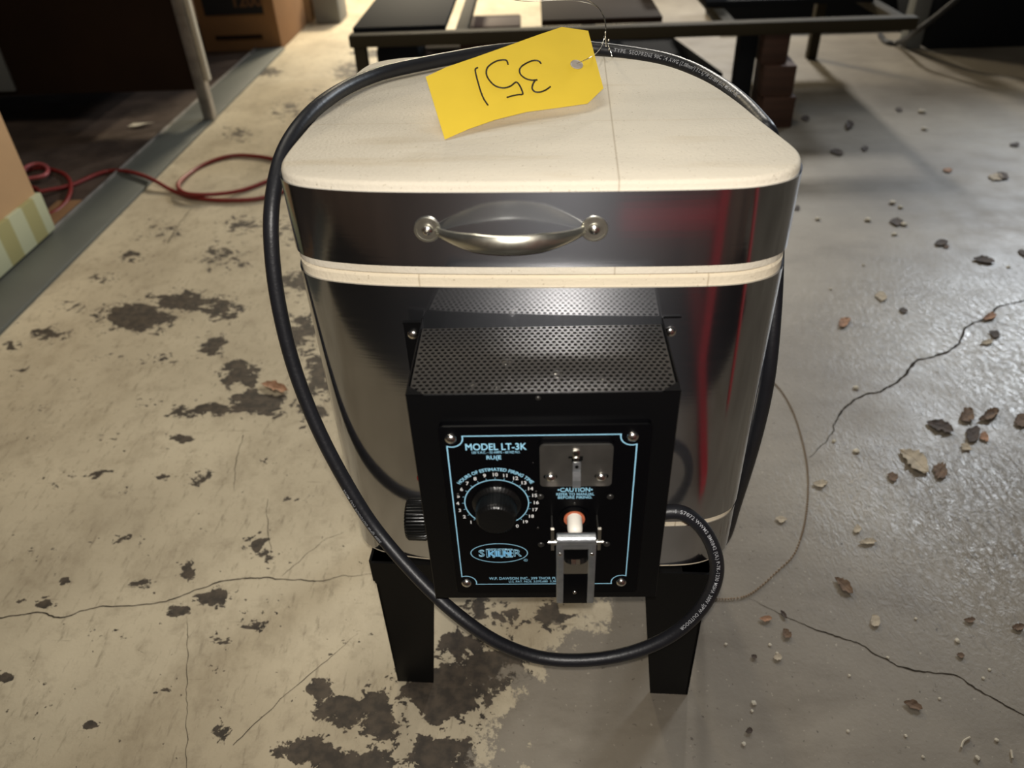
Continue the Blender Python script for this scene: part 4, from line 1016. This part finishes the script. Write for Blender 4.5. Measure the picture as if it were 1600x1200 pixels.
leaves = [
    (1468, 668, 46, 17, -20, 'leaf_dark', 'long ragged dark leaf in the leaf cluster at far right'),
    (1519, 680, 24, 26, -40, 'leaf_dark', 'rounded dark leaf at right end of long ragged leaf'),
    (1537, 684, 14, 16, 20, 'leaf_orange', 'tiny orange leaf against rounded dark leaf in the cluster'),
    (1508, 700, 13, 16, 60, 'leaf_pale', 'small greenish pale leaf below the rounded dark leaf'),
    (1510, 651, 26, 20, 40, 'leaf', 'crumpled brown leaf above the long ragged dark leaf'),
    (1544, 651, 36, 14, 24, 'leaf', 'boat-shaped leaf at the upper right of the leaf cluster'),
    (1597, 657, 22, 34, -50, 'leaf', 'curled leaf cut by the right edge of the photo'),
    (1428, 721, 58, 26, -38, 'leaf_pale', 'largest pale curled leaf left of the leaf cluster'),
    (1468, 737, 26, 24, -30, 'leaf', 'brown leaf beside the largest pale curled leaf'),
    (1394, 746, 18, 13, -20, 'leaf', 'small brown leaf below the largest pale curled leaf'),
    (1281, 757, 24, 11, 5, 'leaf_pale', 'pale oval leaf just right of the ball chain'),
    (1220, 813, 11, 16, 90, 'leaf_pale', 'pale leaf between ball chain and kiln'),
    (1339, 828, 14, 13, 20, 'leaf_pale', 'round pale leaf above a flat dry blade, right of chain'),
    (1355, 848, 28, 9, 4, 'leaf_pale', 'thin pale blade leaf right of the ball chain'),
    (1318, 916, 38, 14, -40, 'leaf', 'pointed grey-brown leaf right of the chain\'s lower curve'),
    (1367, 971, 20, 17, -60, 'leaf_pale', 'folded pale leaf above the lower right floor crack'),
    (1229, 991, 18, 13, -45, 'leaf', 'folded brown leaf below the start of the lower crack'),
    (1196, 968, 20, 9, 0, 'leaf_orange', 'reddish small leaf at the left start of the lower crack'),
    (1224, 961, 16, 6, -55, 'leaf_dark', 'dark sliver leaf lying on the lower crack\'s start'),
    (1215, 1028, 14, 10, -5, 'leaf_pale', 'pale seed-like leaf below the folded brown leaf'),
    (1426, 1103, 32, 13, -20, 'leaf', 'twisted brown leaf below the lower right floor crack'),
    (1500, 1025, 13, 8, -10, 'leaf', 'small brown leaf under a white crumb, above the crack'),
    (1590, 981, 20, 12, 10, 'leaf', 'brown leaf at right edge above the lower crack'),
    (1514, 970, 18, 8, 0, 'leaf', 'flat brown leaf above and right of the folded pale leaf'),
    (1178, 1027, 10, 7, -30, 'leaf_dark', 'tiny dark leaf nearest the kiln\'s right front foot'),
    (1170, 1143, 12, 9, 10, 'leaf_dark', 'dark leaf crumb below the kiln\'s right front foot'),
    (1318, 505, 15, 20, -60, 'leaf_orange', 'light tan curled leaf above the ball chain'),
    (1376, 464, 20, 15, -10, 'leaf_pale', 'pale rounded leaf right of kiln at lid seam height'),
    (1411, 486, 14, 8, -10, 'leaf_dark', 'dark leaf just right of the pale rounded leaf'),
    (1553, 523, 20, 10, -20, 'leaf_dark', 'dark leaf beside the upper floor crack'),
    (1541, 536, 20, 8, 5, 'leaf_pale', 'pale leaf under the dark leaf beside the upper crack'),
    (1545, 497, 24, 9, 15, 'leaf_orange', 'reddish leaf lying on the upper floor crack'),
    (1536, 408, 36, 9, -8, 'leaf_dark', 'long dark twig-like leaf above the upper floor crack'),
    (1470, 381, 22, 9, 10, 'leaf_dark', 'dark leaf with raised tip near right middle floor'),
    (1400, 348, 22, 10, 0, 'leaf_dark', 'dark leaf touching a pale chip right of the kiln lid'),
    (1478, 386, 10, 5, 0, 'leaf', 'tiny brown crumb leaf beside the raised-tip leaf'),
    (1566, 276, 20, 10, -25, 'leaf_dark', 'dark leaf beside a pale chip at right edge, far'),
    (1555, 278, 24, 11, -10, 'leaf_pale', 'pale leaf beneath the far dark leaf at right'),
    (1327, 198, 14, 12, 50, 'leaf_dark', 'upright dark leaf far back right of timber stack'),
    (1307, 239, 22, 8, -10, 'leaf_dark', 'dark leaf in the block stack\'s shadow'),
    (1258, 186, 14, 8, 0, 'leaf_dark', 'dark leaf at the foot of the timber stack'),
    (1351, 233, 12, 8, 0, 'leaf_dark', 'small dark leaf right of the stack\'s shadow'),
    (1404, 172, 12, 6, -10, 'leaf_dark', 'dark speck-like leaf on the far bright concrete'),
    (1585, 227, 16, 6, 0, 'leaf_dark', 'flat dark leaf on far concrete by the right edge'),
    (1245, 326, 10, 8, 0, 'leaf_dark', 'dark crumb leaf just right of the kiln lid corner'),
    (430, 607, 44, 14, -14, 'leaf_orange', 'orange-brown leaf behind the black cord on the chipped paint'),
    (1597, 396, 16, 9, -20, 'leaf_dark', 'dark leaf cut by the right edge above the upper crack'),
    (1480, 267, 16, 6, 0, 'leaf_orange', 'small reddish leaf on the far right floor'),
]
for i, (x, y, l_, w_, a_, mm, lab) in enumerate(leaves):
    tag(leaf_mesh(x, y, l_, w_, a_, M[mm], seed=i + 1, curl=0.22 if mm != 'leaf_pale' else 0.16), lab, 'leaf', 'dry leaves on the floor')

crumbs = [(1496, 1002, 5), (1178, 1099, 5), (1175, 1111, 3), (1327, 1056, 3), (1387, 1028, 3), (1338, 706, 6), (1303, 690, 4), (1337, 607, 5), (1397, 367, 5), (1278, 343, 5), (1394, 318, 6), (1407, 325, 5), (1444, 203, 6), (1440, 176, 7), (1412, 352, 6), (1356, 345, 6), (1575, 418, 4), (1298, 452, 3), (1349, 415, 3), (1325, 1143, 3), (1162, 1163, 4), (1527, 1185, 5), (1557, 1157, 4), (1468, 1092, 3), (1431, 967, 3), (1214, 901 + 120, 3), (1134, 1007, 3), (1546, 1047, 3), (1536, 1060, 3), (1203, 1008, 3), (1415, 1150, 3), (1442, 1183, 3)]
for i, (x, y, r_) in enumerate(crumbs):
    c = atz(x, y); r0 = (atz(x + r_, y) - c).length * 0.8; bm = BM()
    bmesh.ops.create_icosphere(bm, subdivisions=2, radius=r0)
    for v in bm.verts:
        v.co *= 1 + 0.5 * noise.noise(v.co / r0 * 1.3 + Vector((i * 3.1, 0, 0))); v.co.z *= 0.45
    mz = min(v.co.z for v in bm.verts)
    for v in bm.verts: v.co += Vector((c.x, c.y, -mz))
    tag(obj('paint_crumb', bm, M['chip']), 'tiny pale crumb lying on the bare concrete right of the kiln', 'crumb', 'pale crumbs scattered on the bare concrete')
for i, pts in enumerate((((1502, 1168), (1506, 1158), (1516, 1152)), ((1523, 1182), (1530, 1188)), ((1580, 1172), (1582, 1185)))):
    bm = BM(); tube(bm, catmull([atz(x, y, 0.002) for x, y in pts], 6), 0.0013, 6)
    tag(obj('splinter', bm, M['chip']), ('curved pale splinter near the bottom right corner', 'short straight splinter below the curved pale splinter', 'thin splinter nearest the bottom right corner')[i], 'splinter')

# ------------------------------------------------------------------ unseen objects added behind the camera for the steel's reflections
dc = boxobj('added_crate', -1.9, 0.9, -1.9, -1.05, 0.0, 1.05, M['crate_brown'], None, 0.005)  # added crate, gives the upper steel something dark to mirror
tag(dc, 'unseen brown crate added to darken reflections in the steel jacket', 'crate')
dm = boxobj('added_mat', -1.15, 0.95, -1.04, -0.60, 0.0, 0.008, M['black_cab'], None, 0.002)  # added mat, covers floor that would mirror too brightly
tag(dm, 'unseen black mat added to darken low reflections in the steel jacket', 'mat')
rh = empty('added_red_frame', (0.36, -0.66, 0)); tag(rh, 'unseen red frame added for the red reflections in the steel', 'hoist')  # added stand-in for an unknown red thing mirrored in the steel
boxobj('post', 0.335, 0.385, -0.70, -0.65, 0.008, 1.25, M['red_frame'], rh, 0.006)
boxobj('arm', 0.10, 0.335, -0.69, -0.655, 0.335, 0.378, M['red_frame'], rh, 0.005)
boxobj('foot', 0.335, 0.385, -0.99, -0.30, 0.008, 0.050, M['red_frame'], rh, 0.005)
bm = BM(); tube(bm, smooth(catmull([(0.40, -0.66, 0.62), (0.52, -0.60, 0.56), (0.60, -0.50, 0.40), (0.62, -0.42, 0.20), (0.62, -0.38, 0.03)], 10), 2), 0.024, 14)
obj('brace', bm, M['red_frame'], rh)
